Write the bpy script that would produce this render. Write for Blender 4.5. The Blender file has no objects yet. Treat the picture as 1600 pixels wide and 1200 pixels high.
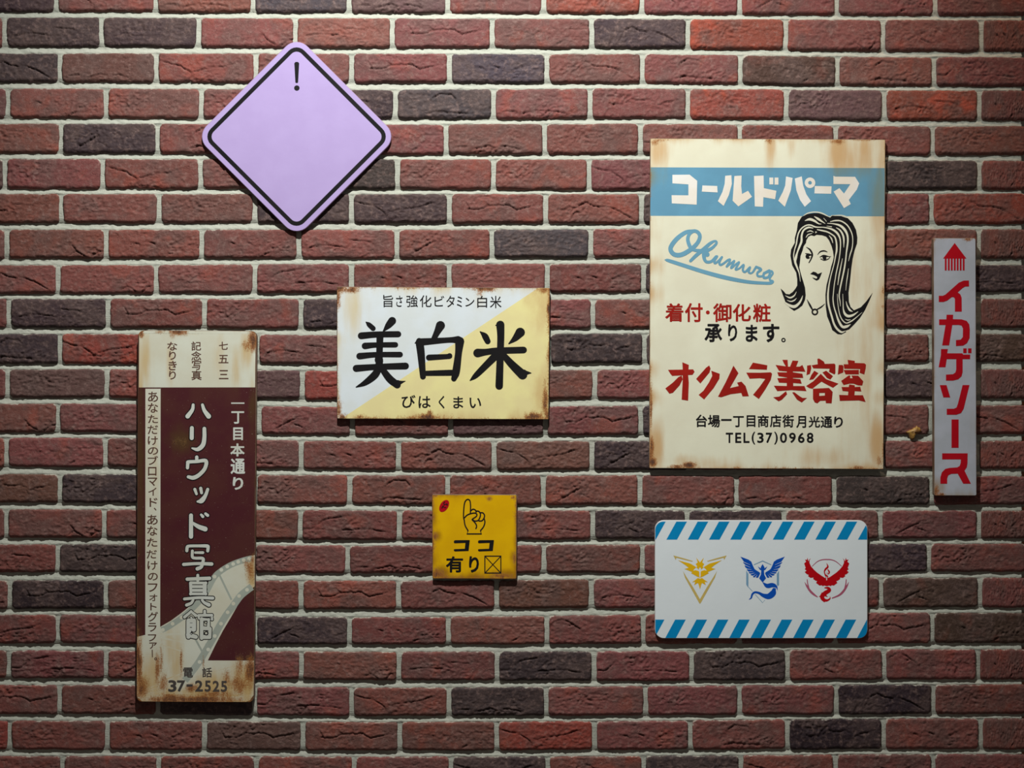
import bpy, math, random
import numpy as np
from mathutils import Vector
from mathutils.geometry import tessellate_polygon, delaunay_2d_cdt

# ------------------------------------------------------------------ scale
S = 0.0014            # metres per photo pixel on the plane of the brick faces (y = 0)
D = 3.6               # camera distance from the brick faces
ZC = 1.55             # height of the camera


def P(px, py, d=0.0):
    """photo pixel -> point of the world that stands d metres proud of the bricks"""
    k = (D - d) / D * S
    return ((px - 800.0) * k, -d, ZC - (py - 600.0) * k)


sc = bpy.context.scene
col = sc.collection

# ------------------------------------------------------------------ camera, light, exposure
cam_d = bpy.data.cameras.new('camera')
cam = bpy.data.objects.new('camera', cam_d)
col.objects.link(cam)
cam.location = (0, -D, ZC)
cam.rotation_euler = (math.pi / 2, 0, 0)
cam_d.sensor_width = 36.0
cam_d.lens = 36.0 * (D / S) / 1600.0
cam_d.clip_start = 0.05
sc.camera = cam

world = bpy.data.worlds.new('world')
sc.world = world
world.use_nodes = True
world.node_tree.nodes['Background'].inputs[0].default_value = (1.0, 0.86, 0.77, 1)
world.node_tree.nodes['Background'].inputs[1].default_value = 0.08


def spot(name, loc, aim, power, size_deg, blend, radius, color):
    l = bpy.data.lights.new(name, 'SPOT')
    l.energy = power
    l.spot_size = math.radians(size_deg)
    l.spot_blend = blend
    l.shadow_soft_size = radius
    l.color = color
    o = bpy.data.objects.new(name, l)
    col.objects.link(o)
    o.location = loc
    dv = Vector(aim) - Vector(loc)
    o.rotation_euler = dv.to_track_quat('-Z', 'Y').to_euler()
    return o


spot('ceiling_spot', (P(660, 0)[0], -1.5, P(0, -930)[2]), P(690, 345), 408.0, 73, 0.95, 0.035, (1.0, 1.0, 0.95))
spot('ceiling_spot', (P(1520, 0)[0], -0.42, P(0, -520)[2]), (P(1500, 0)[0], 0.0, P(0, 120)[2]), 17.0, 80, 1.0, 0.02, (1.0, 0.70, 0.50))
sc.view_settings.view_transform = 'Standard'
sc.view_settings.look = 'None'
sc.view_settings.gamma = 1.0
sc.view_settings.use_curve_mapping = False
sc.view_settings.exposure = 0.0


# ------------------------------------------------------------------ noise on arrays
def vnoise(x, y, seed):
    xi, yi = np.floor(x), np.floor(y)
    fx, fy = x - xi, y - yi
    fx = fx * fx * (3 - 2 * fx)
    fy = fy * fy * (3 - 2 * fy)

    def h(a, b):
        v = np.sin(a * 127.1 + b * 311.7 + seed * 74.7) * 43758.5453
        return v - np.floor(v)
    a = h(xi, yi) * (1 - fx) + h(xi + 1, yi) * fx
    b = h(xi, yi + 1) * (1 - fx) + h(xi + 1, yi + 1) * fx
    return a * (1 - fy) + b * fy


def fbm(x, y, seed, octv=4):
    s, a, t = 0.0, 1.0, 0.0
    for i in range(octv):
        s = s + a * (vnoise(x, y, seed + i * 3.1) - 0.5)
        t += a
        a *= 0.55
        x, y = x * 2.03 + 5.2, y * 2.03 + 1.7
    return s / t


def sstep(a, b, v):
    t = np.clip((v - a) / (b - a), 0, 1)
    return t * t * (3 - 2 * t)


# ------------------------------------------------------------------ materials
def new_mat(name):
    m = bpy.data.materials.new(name)
    m.use_nodes = True
    nt = m.node_tree
    nt.nodes.clear()
    out = nt.nodes.new('ShaderNodeOutputMaterial')
    b = nt.nodes.new('ShaderNodeBsdfPrincipled')
    nt.links.new(b.outputs[0], out.inputs[0])
    return m, nt, b, out


class N:
    def __init__(self, nt):
        self.nt = nt

    def node(self, t, **kw):
        n = self.nt.nodes.new(t)
        for k, v in kw.items():
            setattr(n, k, v)
        return n

    def link(self, a, b):
        if isinstance(a, (int, float)):
            b.default_value = a
        elif isinstance(a, tuple):
            b.default_value = a if len(a) == 4 or b.type != 'RGBA' else (*a, 1)
        else:
            self.nt.links.new(a, b)

    def math(self, op, a, b=0.0, c=None, clamp=False):
        n = self.node('ShaderNodeMath', operation=op, use_clamp=clamp)
        self.link(a, n.inputs[0])
        self.link(b, n.inputs[1])
        if c is not None:
            self.link(c, n.inputs[2])
        return n.outputs[0]

    def vmath(self, op, a, b):
        n = self.node('ShaderNodeVectorMath', operation=op)
        self.link(a, n.inputs[0])
        self.link(b, n.inputs[3] if op == 'SCALE' else n.inputs[1])
        return n.outputs[0]

    def noise(self, vec, scale, detail=3, rough=0.5, dist=0.0):
        n = self.node('ShaderNodeTexNoise')
        self.link(vec, n.inputs['Vector'])
        n.inputs['Scale'].default_value = scale
        n.inputs['Detail'].default_value = detail
        n.inputs['Roughness'].default_value = rough
        n.inputs['Distortion'].default_value = dist
        return n.outputs['Fac']

    def ramp(self, v, a, b, lo=0.0, hi=1.0):
        n = self.node('ShaderNodeMapRange', interpolation_type='SMOOTHSTEP')
        self.link(v, n.inputs[0])
        for i, q in enumerate((a, b, lo, hi)):
            n.inputs[i + 1].default_value = q
        return n.outputs[0]

    def mix(self, f, a, b, blend='MIX'):
        n = self.node('ShaderNodeMix', data_type='RGBA', blend_type=blend)
        self.link(f, n.inputs[0])
        self.link(a, n.inputs[6])
        self.link(b, n.inputs[7])
        return n.outputs[2]

    def attr(self, name):
        return self.node('ShaderNodeAttribute', attribute_name=name).outputs['Fac']

    def coord(self):
        return self.node('ShaderNodeTexCoord').outputs['Object']

    def bump(self, h, strength, dist, prev=None):
        n = self.node('ShaderNodeBump')
        n.inputs['Strength'].default_value = strength
        n.inputs['Distance'].default_value = dist
        self.link(h, n.inputs['Height'])
        if prev is not None:
            self.link(prev, n.inputs['Normal'])
        return n.outputs[0]


def brick_material():
    m, nt, b, out = new_mat('fired_clay')
    g = N(nt)
    oi = g.node('ShaderNodeObjectInfo')
    off = g.vmath('SCALE', (37.0, 11.0, 53.0), oi.outputs['Random'])
    co = g.vmath('ADD', g.coord(), off)
    base = oi.outputs['Color']
    big = g.noise(co, 13, 4, 0.55, 0.6)
    grey = g.mix(0.6, base, (0.095, 0.062, 0.056))
    c = g.mix(g.ramp(big, 0.42, 0.64, 0.0, 0.9), base, grey)
    n2 = g.noise(g.vmath('ADD', co, (3.0, 7.0, 1.0)), 17, 3, 0.5, 0.4)
    c = g.mix(g.math('MULTIPLY', g.ramp(n2, 0.54, 0.70), oi.outputs['Alpha']), c, (0.29, 0.058, 0.034))
    n3 = g.noise(co, 95, 5, 0.65)
    c = g.mix(g.ramp(n3, 0.47, 0.75, 0.0, 0.45), c, (0.26, 0.17, 0.15))
    n4 = g.noise(co, 480, 3, 0.6)
    k = g.ramp(n4, 0.25, 0.75, 0.80, 1.18)
    c = g.vmath('SCALE', c, k)
    # pale mortar smears along the arrises, strengthened to paint in a lit top rim
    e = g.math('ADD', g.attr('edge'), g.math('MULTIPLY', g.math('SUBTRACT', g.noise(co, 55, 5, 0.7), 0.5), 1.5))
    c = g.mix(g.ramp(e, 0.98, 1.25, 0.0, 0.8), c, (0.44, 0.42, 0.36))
    nt.links.new(c, b.inputs['Base Color'])
    b.inputs['Roughness'].default_value = 0.68
    b.inputs['Specular IOR Level'].default_value = 0.22
    h1 = g.noise(co, 210, 5, 0.65, 0.3)
    n = g.bump(h1, 0.75, 0.0016)
    h2 = g.noise(co, 700, 3, 0.6)
    n = g.bump(h2, 0.6, 0.0007, n)
    # sparse pits
    v = g.node('ShaderNodeTexVoronoi')
    g.link(co, v.inputs['Vector'])
    v.inputs['Scale'].default_value = 110
    pit = g.ramp(v.outputs['Distance'], 0.06, 0.22)
    mask = g.ramp(g.noise(co, 30, 2), 0.5, 0.62)
    pit = g.math('SUBTRACT', 1.0, g.math('MULTIPLY', g.math('SUBTRACT', 1.0, pit), mask))
    n = g.bump(pit, 0.55, 0.0012, n)
    nt.links.new(n, b.inputs['Normal'])
    return m


def mortar_material():
    m, nt, b, out = new_mat('mortar')
    g = N(nt)
    co = g.coord()
    c = g.mix(g.noise(co, 9, 4), (0.355, 0.382, 0.325), (0.43, 0.43, 0.375))
    c = g.mix(g.ramp(g.noise(co, 130, 5, 0.7), 0.54, 0.72, 0, 0.6), c, (0.29, 0.30, 0.25))
    spk = g.noise(co, 900, 2, 0.5)
    c = g.mix(g.ramp(spk, 0.70, 0.78, 0, 0.7), c, (0.10, 0.10, 0.085))
    st = g.vmath('MULTIPLY', co, (1.0, 1.0, 9.0))
    c = g.mix(g.ramp(g.noise(st, 24, 4, 0.6), 0.6, 0.75, 0, 0.35), c, (0.33, 0.34, 0.28))
    nt.links.new(c, b.inputs['Base Color'])
    b.inputs['Roughness'].default_value = 0.9
    n = g.bump(g.noise(co, 260, 5, 0.7), 0.8, 0.0016)
    n = g.bump(g.noise(st, 60, 4, 0.6), 0.6, 0.0015, n)
    nt.links.new(n, b.inputs['Normal'])
    return m


def paint_mat(name, c0, c1=None, rough=0.45, stain=None, speck=0.0, scale=18, spec=0.4, streak=False, bump=0.12):
    """sheet paint: two close tones, brown stain through the 'stain' attribute, chipped specks"""
    m, nt, b, out = new_mat(name)
    g = N(nt)
    co = g.coord()
    c1 = c1 or tuple(x * 0.93 for x in c0)
    c = g.mix(g.ramp(g.noise(co, scale, 4), 0.35, 0.65), c0, c1)
    if stain:
        v = g.vmath('MULTIPLY', co, (1.0, 1.0, 0.14 if streak else 0.5))
        s = g.math('ADD', g.attr('stain'), g.math('MULTIPLY', g.math('SUBTRACT', g.noise(v, 38, 5, 0.6), 0.5), 0.9))
        c = g.mix(g.ramp(s, 0.22, 0.95, 0, 0.92), c, stain)
    if speck:
        c = g.mix(g.ramp(g.noise(co, 420, 2, 0.5), 0.72, 0.77, 0, speck), c, (0.20, 0.13, 0.07) if c0[0] > 0.15 else (0.5, 0.42, 0.33))
    nt.links.new(c, b.inputs['Base Color'])
    b.inputs['Roughness'].default_value = rough
    b.inputs['Specular IOR Level'].default_value = spec
    n = g.bump(g.noise(co, 30, 3), bump, 0.002)
    nt.links.new(n, b.inputs['Normal'])
    return m


def rust_material():
    m, nt, b, out = new_mat('rust')
    g = N(nt)
    co = g.coord()
    v = g.vmath('MULTIPLY', co, (1.0, 1.0, 0.35))
    nz = g.math('ADD', g.math('MULTIPLY', g.noise(v, 70, 6, 0.75), 0.5), g.math('MULTIPLY', g.noise(co, 330, 4, 0.75), 0.5))
    val = g.math('ADD', g.attr('rust'), g.math('MULTIPLY', g.math('SUBTRACT', nz, 0.5), 2.1))
    cr = g.node('ShaderNodeValToRGB')
    el = cr.color_ramp.elements
    el[0].position = 0.30
    el[0].color = (0.50, 0.31, 0.12, 1)
    el[1].position = 1.0
    el[1].color = (0.055, 0.022, 0.012, 1)
    e = el.new(0.55)
    e.color = (0.42, 0.145, 0.022, 1)
    e = el.new(0.78)
    e.color = (0.15, 0.055, 0.018, 1)
    g.link(val, cr.inputs[0])
    nt.links.new(cr.outputs[0], b.inputs['Base Color'])
    b.inputs['Roughness'].default_value = 0.85
    nt.links.new(g.bump(nz, 0.4, 0.001), b.inputs['Normal'])
    nt.links.new(g.ramp(val, 0.22, 0.85, 0, 0.95), b.inputs['Alpha'])
    return m


BRICK = brick_material()
MORTAR = mortar_material()
RUST = rust_material()
BLACK = paint_mat('black_paint', (0.007, 0.007, 0.008), (0.011, 0.010, 0.011), 0.5, spec=0.12)
RED = paint_mat('red_paint', (0.33, 0.014, 0.008), (0.27, 0.010, 0.006), 0.5, spec=0.15)
STEEL = paint_mat('sheet_edge', (0.18, 0.13, 0.09), (0.10, 0.05, 0.025), 0.6)


# ------------------------------------------------------------------ mesh helpers
def mesh_np(name, verts, quads, mat, attrs=None, smooth=True, tris=None):
    me = bpy.data.meshes.new(name)
    verts = np.asarray(verts, dtype=np.float32)
    quads = np.asarray(quads, dtype=np.int32).reshape(-1, 4)
    n = len(quads)
    me.vertices.add(len(verts))
    me.vertices.foreach_set('co', verts.ravel())
    me.loops.add(n * 4)
    me.loops.foreach_set('vertex_index', quads.ravel())
    me.polygons.add(n)
    me.polygons.foreach_set('loop_start', np.arange(n, dtype=np.int32) * 4)
    me.polygons.foreach_set('loop_total', np.full(n, 4, dtype=np.int32))
    me.polygons.foreach_set('use_smooth', np.full(n, smooth, dtype=bool))
    me.update(calc_edges=True)
    for k, a in (attrs or {}).items():
        at = me.attributes.new(k, 'FLOAT', 'POINT')
        at.data.foreach_set('value', np.asarray(a, dtype=np.float32).ravel())
    me.materials.append(mat)
    return me


def put(name, me, parent=None, loc=(0, 0, 0)):
    o = bpy.data.objects.new(name, me)
    col.objects.link(o)
    o.location = loc
    if parent:
        o.parent = parent
    return o


def thing(name, label, cat, loc, group=None):
    o = bpy.data.objects.new(name, None)
    col.objects.link(o)
    o.location = loc
    o.empty_display_size = 0.05
    o['label'] = label
    o['category'] = cat
    if group:
        o['group'] = group
    return o


def grid_quads(nx, ny):
    i, j = np.meshgrid(np.arange(nx - 1), np.arange(ny - 1))
    a = (j * nx + i).ravel()
    return np.stack([a, a + nx, a + nx + 1, a + 1], 1)


# ------------------------------------------------------------------ the brick courses (photo pixels)
X4 = (150, 600, 1000, 1400)
TOPS = [(-28, -28, -27, -24), (27, 28.5, 29, 31), (83, 83.5, 84, 89), (138, 140, 138, 141), (193, 194, 193, 197),
        (248, 249, 249, 251), (303, 303, 303, 302), (358.5, 359, 358, 358), (414, 412, 412, 414), (467, 467, 468, 467),
        (522, 524, 521, 522), (577, 580, 578, 577), (631, 637, 634, 633), (684, 690, 689, 689), (741, 743, 743, 744),
        (796, 798, 798, 798), (851, 853, 851, 850), (907, 908, 905, 903), (961, 965, 961, 958), (1017, 1019, 1018, 1015),
        (1071, 1075, 1073, 1070), (1127, 1129, 1127, 1123), (1182, 1183, 1182, 1179)]
BOTS = [(18, 20, 21, 24), (73, 74.5, 75, 80), (128.5, 129, 130, 134.5), (184.5, 186, 185, 188), (239.5, 241, 241, 242),
        (295, 295, 297, 296), (348.5, 348.5, 349.5, 350), (404, 404, 402, 404), (459, 457.5, 457, 456), (512, 514, 513, 512),
        (569, 569, 568, 565.5), (622, 625, 624, 623), (676, 681, 680, 679), (730, 735, 735, 733), (786, 789, 790, 789),
        (841, 845, 843, 842), (895, 896.5, 896, 894), (952, 953, 951, 950), (1006.5, 1008, 1007, 1006), (1060.5, 1064, 1065, 1063),
        (1117, 1120, 1119, 1117), (1173, 1174, 1173, 1172), (1228, 1229, 1228, 1226)]
JOINTS = [
    [87, 243, 395, 545.5, 699, 850, 1003, 1156, 1308, 1462],
    [6, 158, 310, 461, 612.5, 769, 924.5, 1075, 1228, 1380, 1534],
    [93, 244, 399.5, 549, 702, 854.5, 1004, 1157, 1309, 1460],
    [12, 165, 314, 466, 617.5, 771, 922, 1075, 1229, 1382, 1531],
    [95, 246, 398, 547, 697, 851, 1001, 1156, 1306, 1458],
    [7, 160, 313, 466, 621, 771, 920.5, 1075, 1229, 1382, 1531],
    [95, 248, 398, 549, 702, 852.5, 1002.5, 1156, 1306, 1456],
    [10, 165, 315, 466.5, 620, 768.5, 923, 1075, 1229, 1379, 1530],
    [90, 243.5, 398, 549, 702, 855, 1006, 1156, 1306, 1460],
    [13, 168, 319, 470, 620, 772, 926.5, 1078, 1229, 1380, 1530],
    [93, 245, 401, 549, 703, 857, 1007, 1156, 1306, 1455],
    [11, 166.5, 319, 472, 622, 775, 929.5, 1078, 1229, 1379, 1530],
    [90, 245, 404.5, 550.5, 704, 852.5, 1001, 1156, 1306, 1455],
    [9.5, 164, 317, 470, 622.5, 772, 925, 1078, 1230, 1379, 1528],
    [93, 245, 398, 546, 699, 849, 1000, 1151, 1304, 1456],
    [9, 162, 315, 469, 624, 775, 926, 1074, 1225, 1376, 1530],
    [89.5, 242, 396, 543, 697, 850, 1004, 1156, 1304, 1452],
    [14.5, 165, 317, 470, 622.5, 776, 924, 1075, 1227, 1377, 1532],
    [90, 245, 398, 546, 700.5, 854.5, 1005, 1156, 1306, 1457.5],
    [13.5, 165, 317, 470.5, 623, 776.5, 928.5, 1080.5, 1230.5, 1382, 1529],
    [92.5, 246, 397.5, 549, 701.5, 853.5, 1009, 1156, 1307, 1459],
    [14.5, 167, 319, 473, 624.5, 776, 929, 1079, 1230.5, 1381, 1533],
    [97, 247.5, 400, 553, 704.5, 856, 1006, 1158, 1306, 1459]]
XEND = 1603.0       # the corner where the wall stops

# colours of the clay: r red, d dark violet, k near black, b brown, p mixed violet red, o orange flushed, m muted
RGBA = {'r': (0.166, 0.057, 0.049, 0.35), 'R': (0.215, 0.046, 0.034, 0.6), 'd': (0.047, 0.031, 0.034, 0.0),
        'k': (0.028, 0.018, 0.021, 0.0), 'b': (0.072, 0.041, 0.032, 0.15), 'p': (0.105, 0.052, 0.051, 0.0),
        'v': (0.058, 0.042, 0.051, 0.0), 'o': (0.205, 0.054, 0.036, 1.0), 'm': (0.130, 0.056, 0.044, 0.1),
        'O': (0.42, 0.15, 0.055, 0.3)}
CODES = ["drrvprorrrr", "rddrrrrdorrr", "dmrrrvrrbrr", "rrrrdvrropor", "rdrrrrrrrrr", "brrrdrrrrrdr", "rrmddrrdrrR",
         "rrrrrrvrrrrr", "rrrrrrrdrrd", "rdrrdrrrrrrr", "dRrrrrddrrb", "rprpRrrrrrdr", "rrdrrprdrrr", "rrrrrrmdrrrr",
         "mddrrrrrrdr", "rrrrrrrddrrr", "rkrrrrrrrdr", "rkrrrrmrrrbr", "rrrdrrrrrrb", "rrrrrrdrdrrr", "rrdrrdrrrkr",
         "RrrprrRrrkrr", "rrrrrdrdrrr"]
# which clay mould pressed the brick: A arch crack, B valley crack, C falling crack, D crossed scores, E pits, G top left scores, H top arch
MOULDS = {(9, 2): 'A', (10, 6): 'A', (16, 1): 'A', (17, 1): 'A', (17, 4): 'A', (19, 8): 'A', (2, 2): 'B', (5, 2): 'B', (20, 4): 'B',
          (5, 7): 'B', (1, 7): 'C', (2, 6): 'C', (8, 0): 'C', (6, 6): 'C', (20, 9): 'C', (8, 1): 'D', (12, 0): 'D', (15, 1): 'D',
          (7, 2): 'E', (18, 6): 'G', (19, 10): 'G', (7, 3): 'E', (3, 5): 'H', (12, 1): 'F', (4, 5): 'J', (1, 10): 'K', (9, 1): 'L',
          (7, 4): 'L', (4, 1): 'K', (1, 1): 'L', (21, 4): 'A', (16, 4): 'J', (3, 6): 'J', (20, 5): 'J', (14, 4): 'H', (15, 7): 'K',
          (13, 7): 'K', (8, 3): 'M', (20, 3): 'M', (18, 4): 'E', (18, 5): 'E'}
CRACKS = {
    'A': [[(.18, .52), (.32, .53), (.40, .40), (.62, .38), (.71, .54), (.92, .38)], [(.16, .30), (.19, .50)]],
    'B': [[(.0, .24), (.12, .36), (.22, .42), (.33, .64)], [(.38, .62), (.55, .50), (.70, .46), (.84, .30)]],
    'C': [[(.34, .40), (.42, .28), (.50, .42), (.66, .44), (.78, .58), (.92, .84)]],
    'D': [[(.68, .58), (.72, .74), (.66, .86)], [(.72, .74), (.80, .90)], [(.88, .92), (.94, .76), (1.0, .74)]],
    'E': [[(.30, .46), (.34, .50)], [(.47, .44), (.51, .50)], [(.66, .86), (.70, .80)]],
    'F': [], 'G': [[(.18, .16), (.27, .30), (.22, .36)], [(.27, .30), (.33, .44)], [(.04, .24), (.11, .14)]],
    'H': [[(.38, .30), (.45, .16), (.58, .18), (.62, .34)], [(.30, .84), (.42, .74), (.55, .78), (.72, .80)]],
    'J': [[(.30, .82), (.42, .72), (.52, .78), (.62, .74), (.74, .82)], [(.08, .78), (.18, .74)]],
    'K': [[(.15, .80), (.22, .70), (.30, .55), (.40, .40)], [(.38, .62), (.46, .72)]],
    'L': [[(.10, .60), (.24, .54), (.44, .58)], [(.55, .35), (.72, .40)]],
    'M': [[(.02, .60), (.10, .62), (.22, .30), (.40, .20)], [(.42, .66), (.60, .60), (.90, .70)]]}
ROUGH = {'A': (.35, .25), 'B': (.5, .8), 'C': (.3, .6), 'D': (.8, .8), 'E': (.85, .5), 'F': (.3, .4), 'G': (.8, .5), 'H': (.6, .8),
         'J': (.5, .85), 'K': (.35, .45), 'L': (.5, .7), 'M': (.5, .5)}
BW, BH = 147.0, 45.8       # the standard face in photo pixels


def segdist(x, y, pts):
    best = np.full(x.shape, 1e9)
    sgn = np.zeros(x.shape)
    for (ax, ay), (bx, by) in zip(pts[:-1], pts[1:]):
        dx, dy = bx - ax, by - ay
        L = dx * dx + dy * dy
        t = np.clip(((x - ax) * dx + (y - ay) * dy) / L, 0, 1)
        qx, qy = x - (ax + t * dx), y - (ay + t * dy)
        d = np.hypot(qx, qy)
        s = np.sign(dx * qy - dy * qx)
        m = d < best
        best = np.where(m, d, best)
        sgn = np.where(m, s, sgn)
    return best, sgn


def edge_steps(L, step):
    e = [0, 0.5, 1.2, 2.2, 3.6]
    n = max(2, int(round((L - 2 * 3.6) / step)))
    mid = np.linspace(3.6, L - 3.6, n + 1)
    return np.array(e[:-1] + list(mid) + [L - q for q in e[::-1]][1:])


def mould_mesh(kind, seed, step=1.55):
    xs = edge_steps(BW, step)
    ys = edge_steps(BH, step)
    nx, ny = len(xs), len(ys)
    X, Y = np.meshgrid(xs, ys)
    R = 2.6 + 2.2 * (fbm(X / 22, Y / 22, seed + 1, 2) + 0.5)
    e = np.minimum(np.minimum(X, BW - X), np.minimum(Y, BH - Y))
    # rounded corners: distance inside a corner circle
    cx = np.clip(X, 5, BW - 5)
    cy = np.clip(Y, 5, BH - 5)
    inc = np.hypot(X - cx, Y - cy)
    e = np.where((cx != X) & (cy != Y), 5 - inc, e)
    R = R * (1 + 1.0 * sstep(9, 0, BH - Y))
    q = np.clip(1 - e / R, 0, 1)
    H = -R * 0.75 * (1 - np.sqrt(np.clip(1 - q * q, 0, 1)))
    H += 1.3 * fbm(X / 40, Y / 22, seed + 2, 2)
    H += 0.55 * fbm(X / 9, Y / 6, seed + 3, 3)
    rx, ry = ROUGH[kind]
    m = np.exp(-(((X / BW - rx) / .30) ** 2 + ((Y / BH - ry) / .35) ** 2)) + 0.6 * sstep(.55, .7, vnoise(X / 26, Y / 14, seed + 9))
    rid = 1 - np.abs(2 * vnoise(X / 6 + Y / 11, Y / 4.2, seed + 5) - 1)
    H += m * (1.7 * (rid ** 2 - 0.4) + 0.8 * fbm(X / 3.2, Y / 2.4, seed + 6, 2))
    # flaky lower arris
    H -= 1.4 * sstep(6, 0, BH - Y) * sstep(.45, .8, vnoise(X / 7, Y / 9, seed + 12))
    wr = 1 - np.abs(2 * vnoise(X / 7.5 + Y / 9, Y / 3.0 - X / 40, seed + 31) - 1)
    H += (0.25 + 0.75 * sstep(.35, .65, vnoise(X / 33, Y / 17, seed + 33))) * (0.85 * (wr ** 3 - 0.25) + 0.9 * fbm(X / 2.6, Y / 2.2, seed + 34, 2))
    wob = 2.2 * fbm(X / 7, Y / 7, seed + 7, 2)
    wob2 = 2.2 * fbm(X / 7, Y / 7, seed + 8, 2)
    for pts in CRACKS[kind]:
        p = [(a * BW, b * BH) for a, b in pts]
        d, s = segdist(X + wob, Y + wob2, p)
        lift = np.where(s < 0, 1.0, 0.0) * np.exp(-d / 5.0)
        al = 0.35 + 0.9 * sstep(.25, .6, vnoise(X / 15, Y / 15, seed + 41))
        H += 1.25 * lift * al
        H -= 2.7 * al * np.exp(-(d / 0.9) ** 2)
    # uneven outline
    ox = 1.1 * fbm(X / 16, Y / 10, seed + 20, 3) * 2
    oy = 1.1 * fbm(X / 14, Y / 10, seed + 21, 3) * 2
    wgt = sstep(8, 0, np.minimum(np.minimum(X, BW - X), np.minimum(Y, BH - Y)))
    XX, YY = X + ox * wgt, Y + oy * wgt
    # round the outline's corners
    dx, dy = X - cx, Y - cy
    corner = (cx != X) & (cy != Y)
    mx = np.maximum(np.abs(dx), np.abs(dy))
    f = np.where(corner & (inc > 1e-6), mx / np.maximum(inc, 1e-6), 1.0)
    f = 1 + (f - 1) * 0.75
    XX = np.where(corner, cx + dx * f + (XX - X), XX)
    YY = np.where(corner, cy + dy * f + (YY - Y), YY)
    V = np.stack([(XX - BW / 2) * S, -H * S, -(YY - BH / 2) * S], -1).reshape(-1, 3)
    quads = grid_quads(nx, ny)
    # skirt back into the mortar
    ring = [i for i in range(nx)] + [j * nx + nx - 1 for j in range(1, ny)] + [(ny - 1) * nx + i for i in range(nx - 2, -1, -1)] + \
           [j * nx for j in range(ny - 2, 0, -1)]
    ring = np.array(ring)
    back = V[ring].copy()
    back[:, 1] = 9 * S
    n0 = len(V)
    V = np.vstack([V, back])
    k = np.arange(len(ring))
    k2 = (k + 1) % len(ring)
    sk = np.stack([ring[k], ring[k2], n0 + k2, n0 + k], 1)
    quads = np.vstack([quads, sk])
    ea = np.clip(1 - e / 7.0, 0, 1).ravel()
    ea = ea * (0.75 + 0.35 * (Y.ravel() < 8) + 0.1 * (X.ravel() < 8))  # smear weighted to the upper arris, a lit rim put into the colour
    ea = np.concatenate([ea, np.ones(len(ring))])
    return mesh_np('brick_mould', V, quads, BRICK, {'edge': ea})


def rowy(tab, r, x):
    return float(np.interp(x, X4, tab[r]))


MESH = {}
for kd in CRACKS:
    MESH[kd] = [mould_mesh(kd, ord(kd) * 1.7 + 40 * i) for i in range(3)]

rng = random.Random(7)
# the mortar bed is the wall itself
NR = len(TOPS)
PITCH = 55.25


def top_at(r, x):
    if r < 0:
        return np.interp(x, X4, TOPS[0]) + PITCH * r
    if r >= NR:
        return np.interp(x, X4, TOPS[-1]) + PITCH * (r - NR + 1)
    return np.interp(x, X4, TOPS[r])


def bot_at(r, x):
    if r < 0:
        return np.interp(x, X4, BOTS[0]) + PITCH * r
    if r >= NR:
        return np.interp(x, X4, BOTS[-1]) + PITCH * (r - NR + 1)
    return np.interp(x, X4, BOTS[r])


R0, R1 = -5, NR + 5
XL = -470.0
xs = np.concatenate([np.arange(XL, -12, 12.0), np.arange(-12, 1596.1, 2.4), [1597.5]])
lines, hts = [], []
for r in range(R0, R1):
    ta, ba, tn = top_at(r, xs), bot_at(r, xs), top_at(r + 1, xs)
    vis = -1 <= r <= NR
    for t in (np.linspace(.08, .92, 8) if vis else (.3, .7)):
        y = ta + (ba - ta) * t
        h = -3.8 + 3.2 * fbm(xs / 6, y / 11, 3, 3)
        lines.append(y)
        hts.append(h)
    lip = 2.6 * fbm(xs / 17, ba / 30, 5, 4)
    for t in ((-.12, .05, .22, .4, .55, .7, .84, .97, 1.12) if vis else (.1, .5, .9)):
        y = ba + (tn - ba) * t
        h = -6.0 + 2.7 * sstep(.1, 1.0, t + 0.35 * lip * 0.6) - 1.2 * sstep(.9, 1.15, t) + 2.6 * fbm(xs / 5.5, y / 3.2, 11, 3) + 0.6 * lip
        lines.append(y)
        hts.append(h)
Yg, Hg = np.array(lines), np.array(hts)
Xg = np.broadcast_to(xs, Yg.shape)
V = np.stack([(Xg - 800) * S, -Hg * S, ZC - (Yg - 600) * S], -1).reshape(-1, 3)
ny, nx = Yg.shape
quads = grid_quads(nx, ny)
# give the bed its thickness
n0 = len(V)
ring = np.array([i for i in range(nx)] + [j * nx + nx - 1 for j in range(1, ny)] + [(ny - 1) * nx + i for i in range(nx - 2, -1, -1)] +
                [j * nx for j in range(ny - 2, 0, -1)])
back = V[ring].copy()
back[:, 1] = 0.06
V = np.vstack([V, back])
k = np.arange(len(ring))
k2 = (k + 1) % len(ring)
quads = np.vstack([quads, np.stack([ring[k], ring[k2], n0 + k2, n0 + k], 1)])
wall = put('wall_back', mesh_np('wall_back', V, quads, MORTAR))
wall['kind'] = 'structure'

POOL = list('AFEFKLFMHFEKLMBFJECDFE')
pick = random.Random(11)


def lay(me, xa, xb, r, rgba, jit, parent=wall):
    xm = (xa + xb) / 2
    t, b = float(top_at(r, xm)), float(bot_at(r, xm))
    o = bpy.data.objects.new('brick', me)
    col.objects.link(o)
    o.parent = parent
    o.location = ((xm - 800) * S, jit.uniform(-0.0006, 0.0010), ZC - ((t + b) / 2 - 600) * S)
    o.scale = ((xb - xa) / BW, 1, (b - t) / BH)
    tilt = math.atan2(float(top_at(r, xb) - top_at(r, xa)), xb - xa)
    o.rotation_euler = (jit.uniform(-.006, .006), tilt + jit.uniform(-.002, .002), jit.uniform(-.003, .003))
    f = jit.uniform(0.88, 1.10)
    o.color = (rgba[0] * f * jit.uniform(.96, 1.05), rgba[1] * f * jit.uniform(.92, 1.08), rgba[2] * f * jit.uniform(.9, 1.1), rgba[3])
    return o


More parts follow.
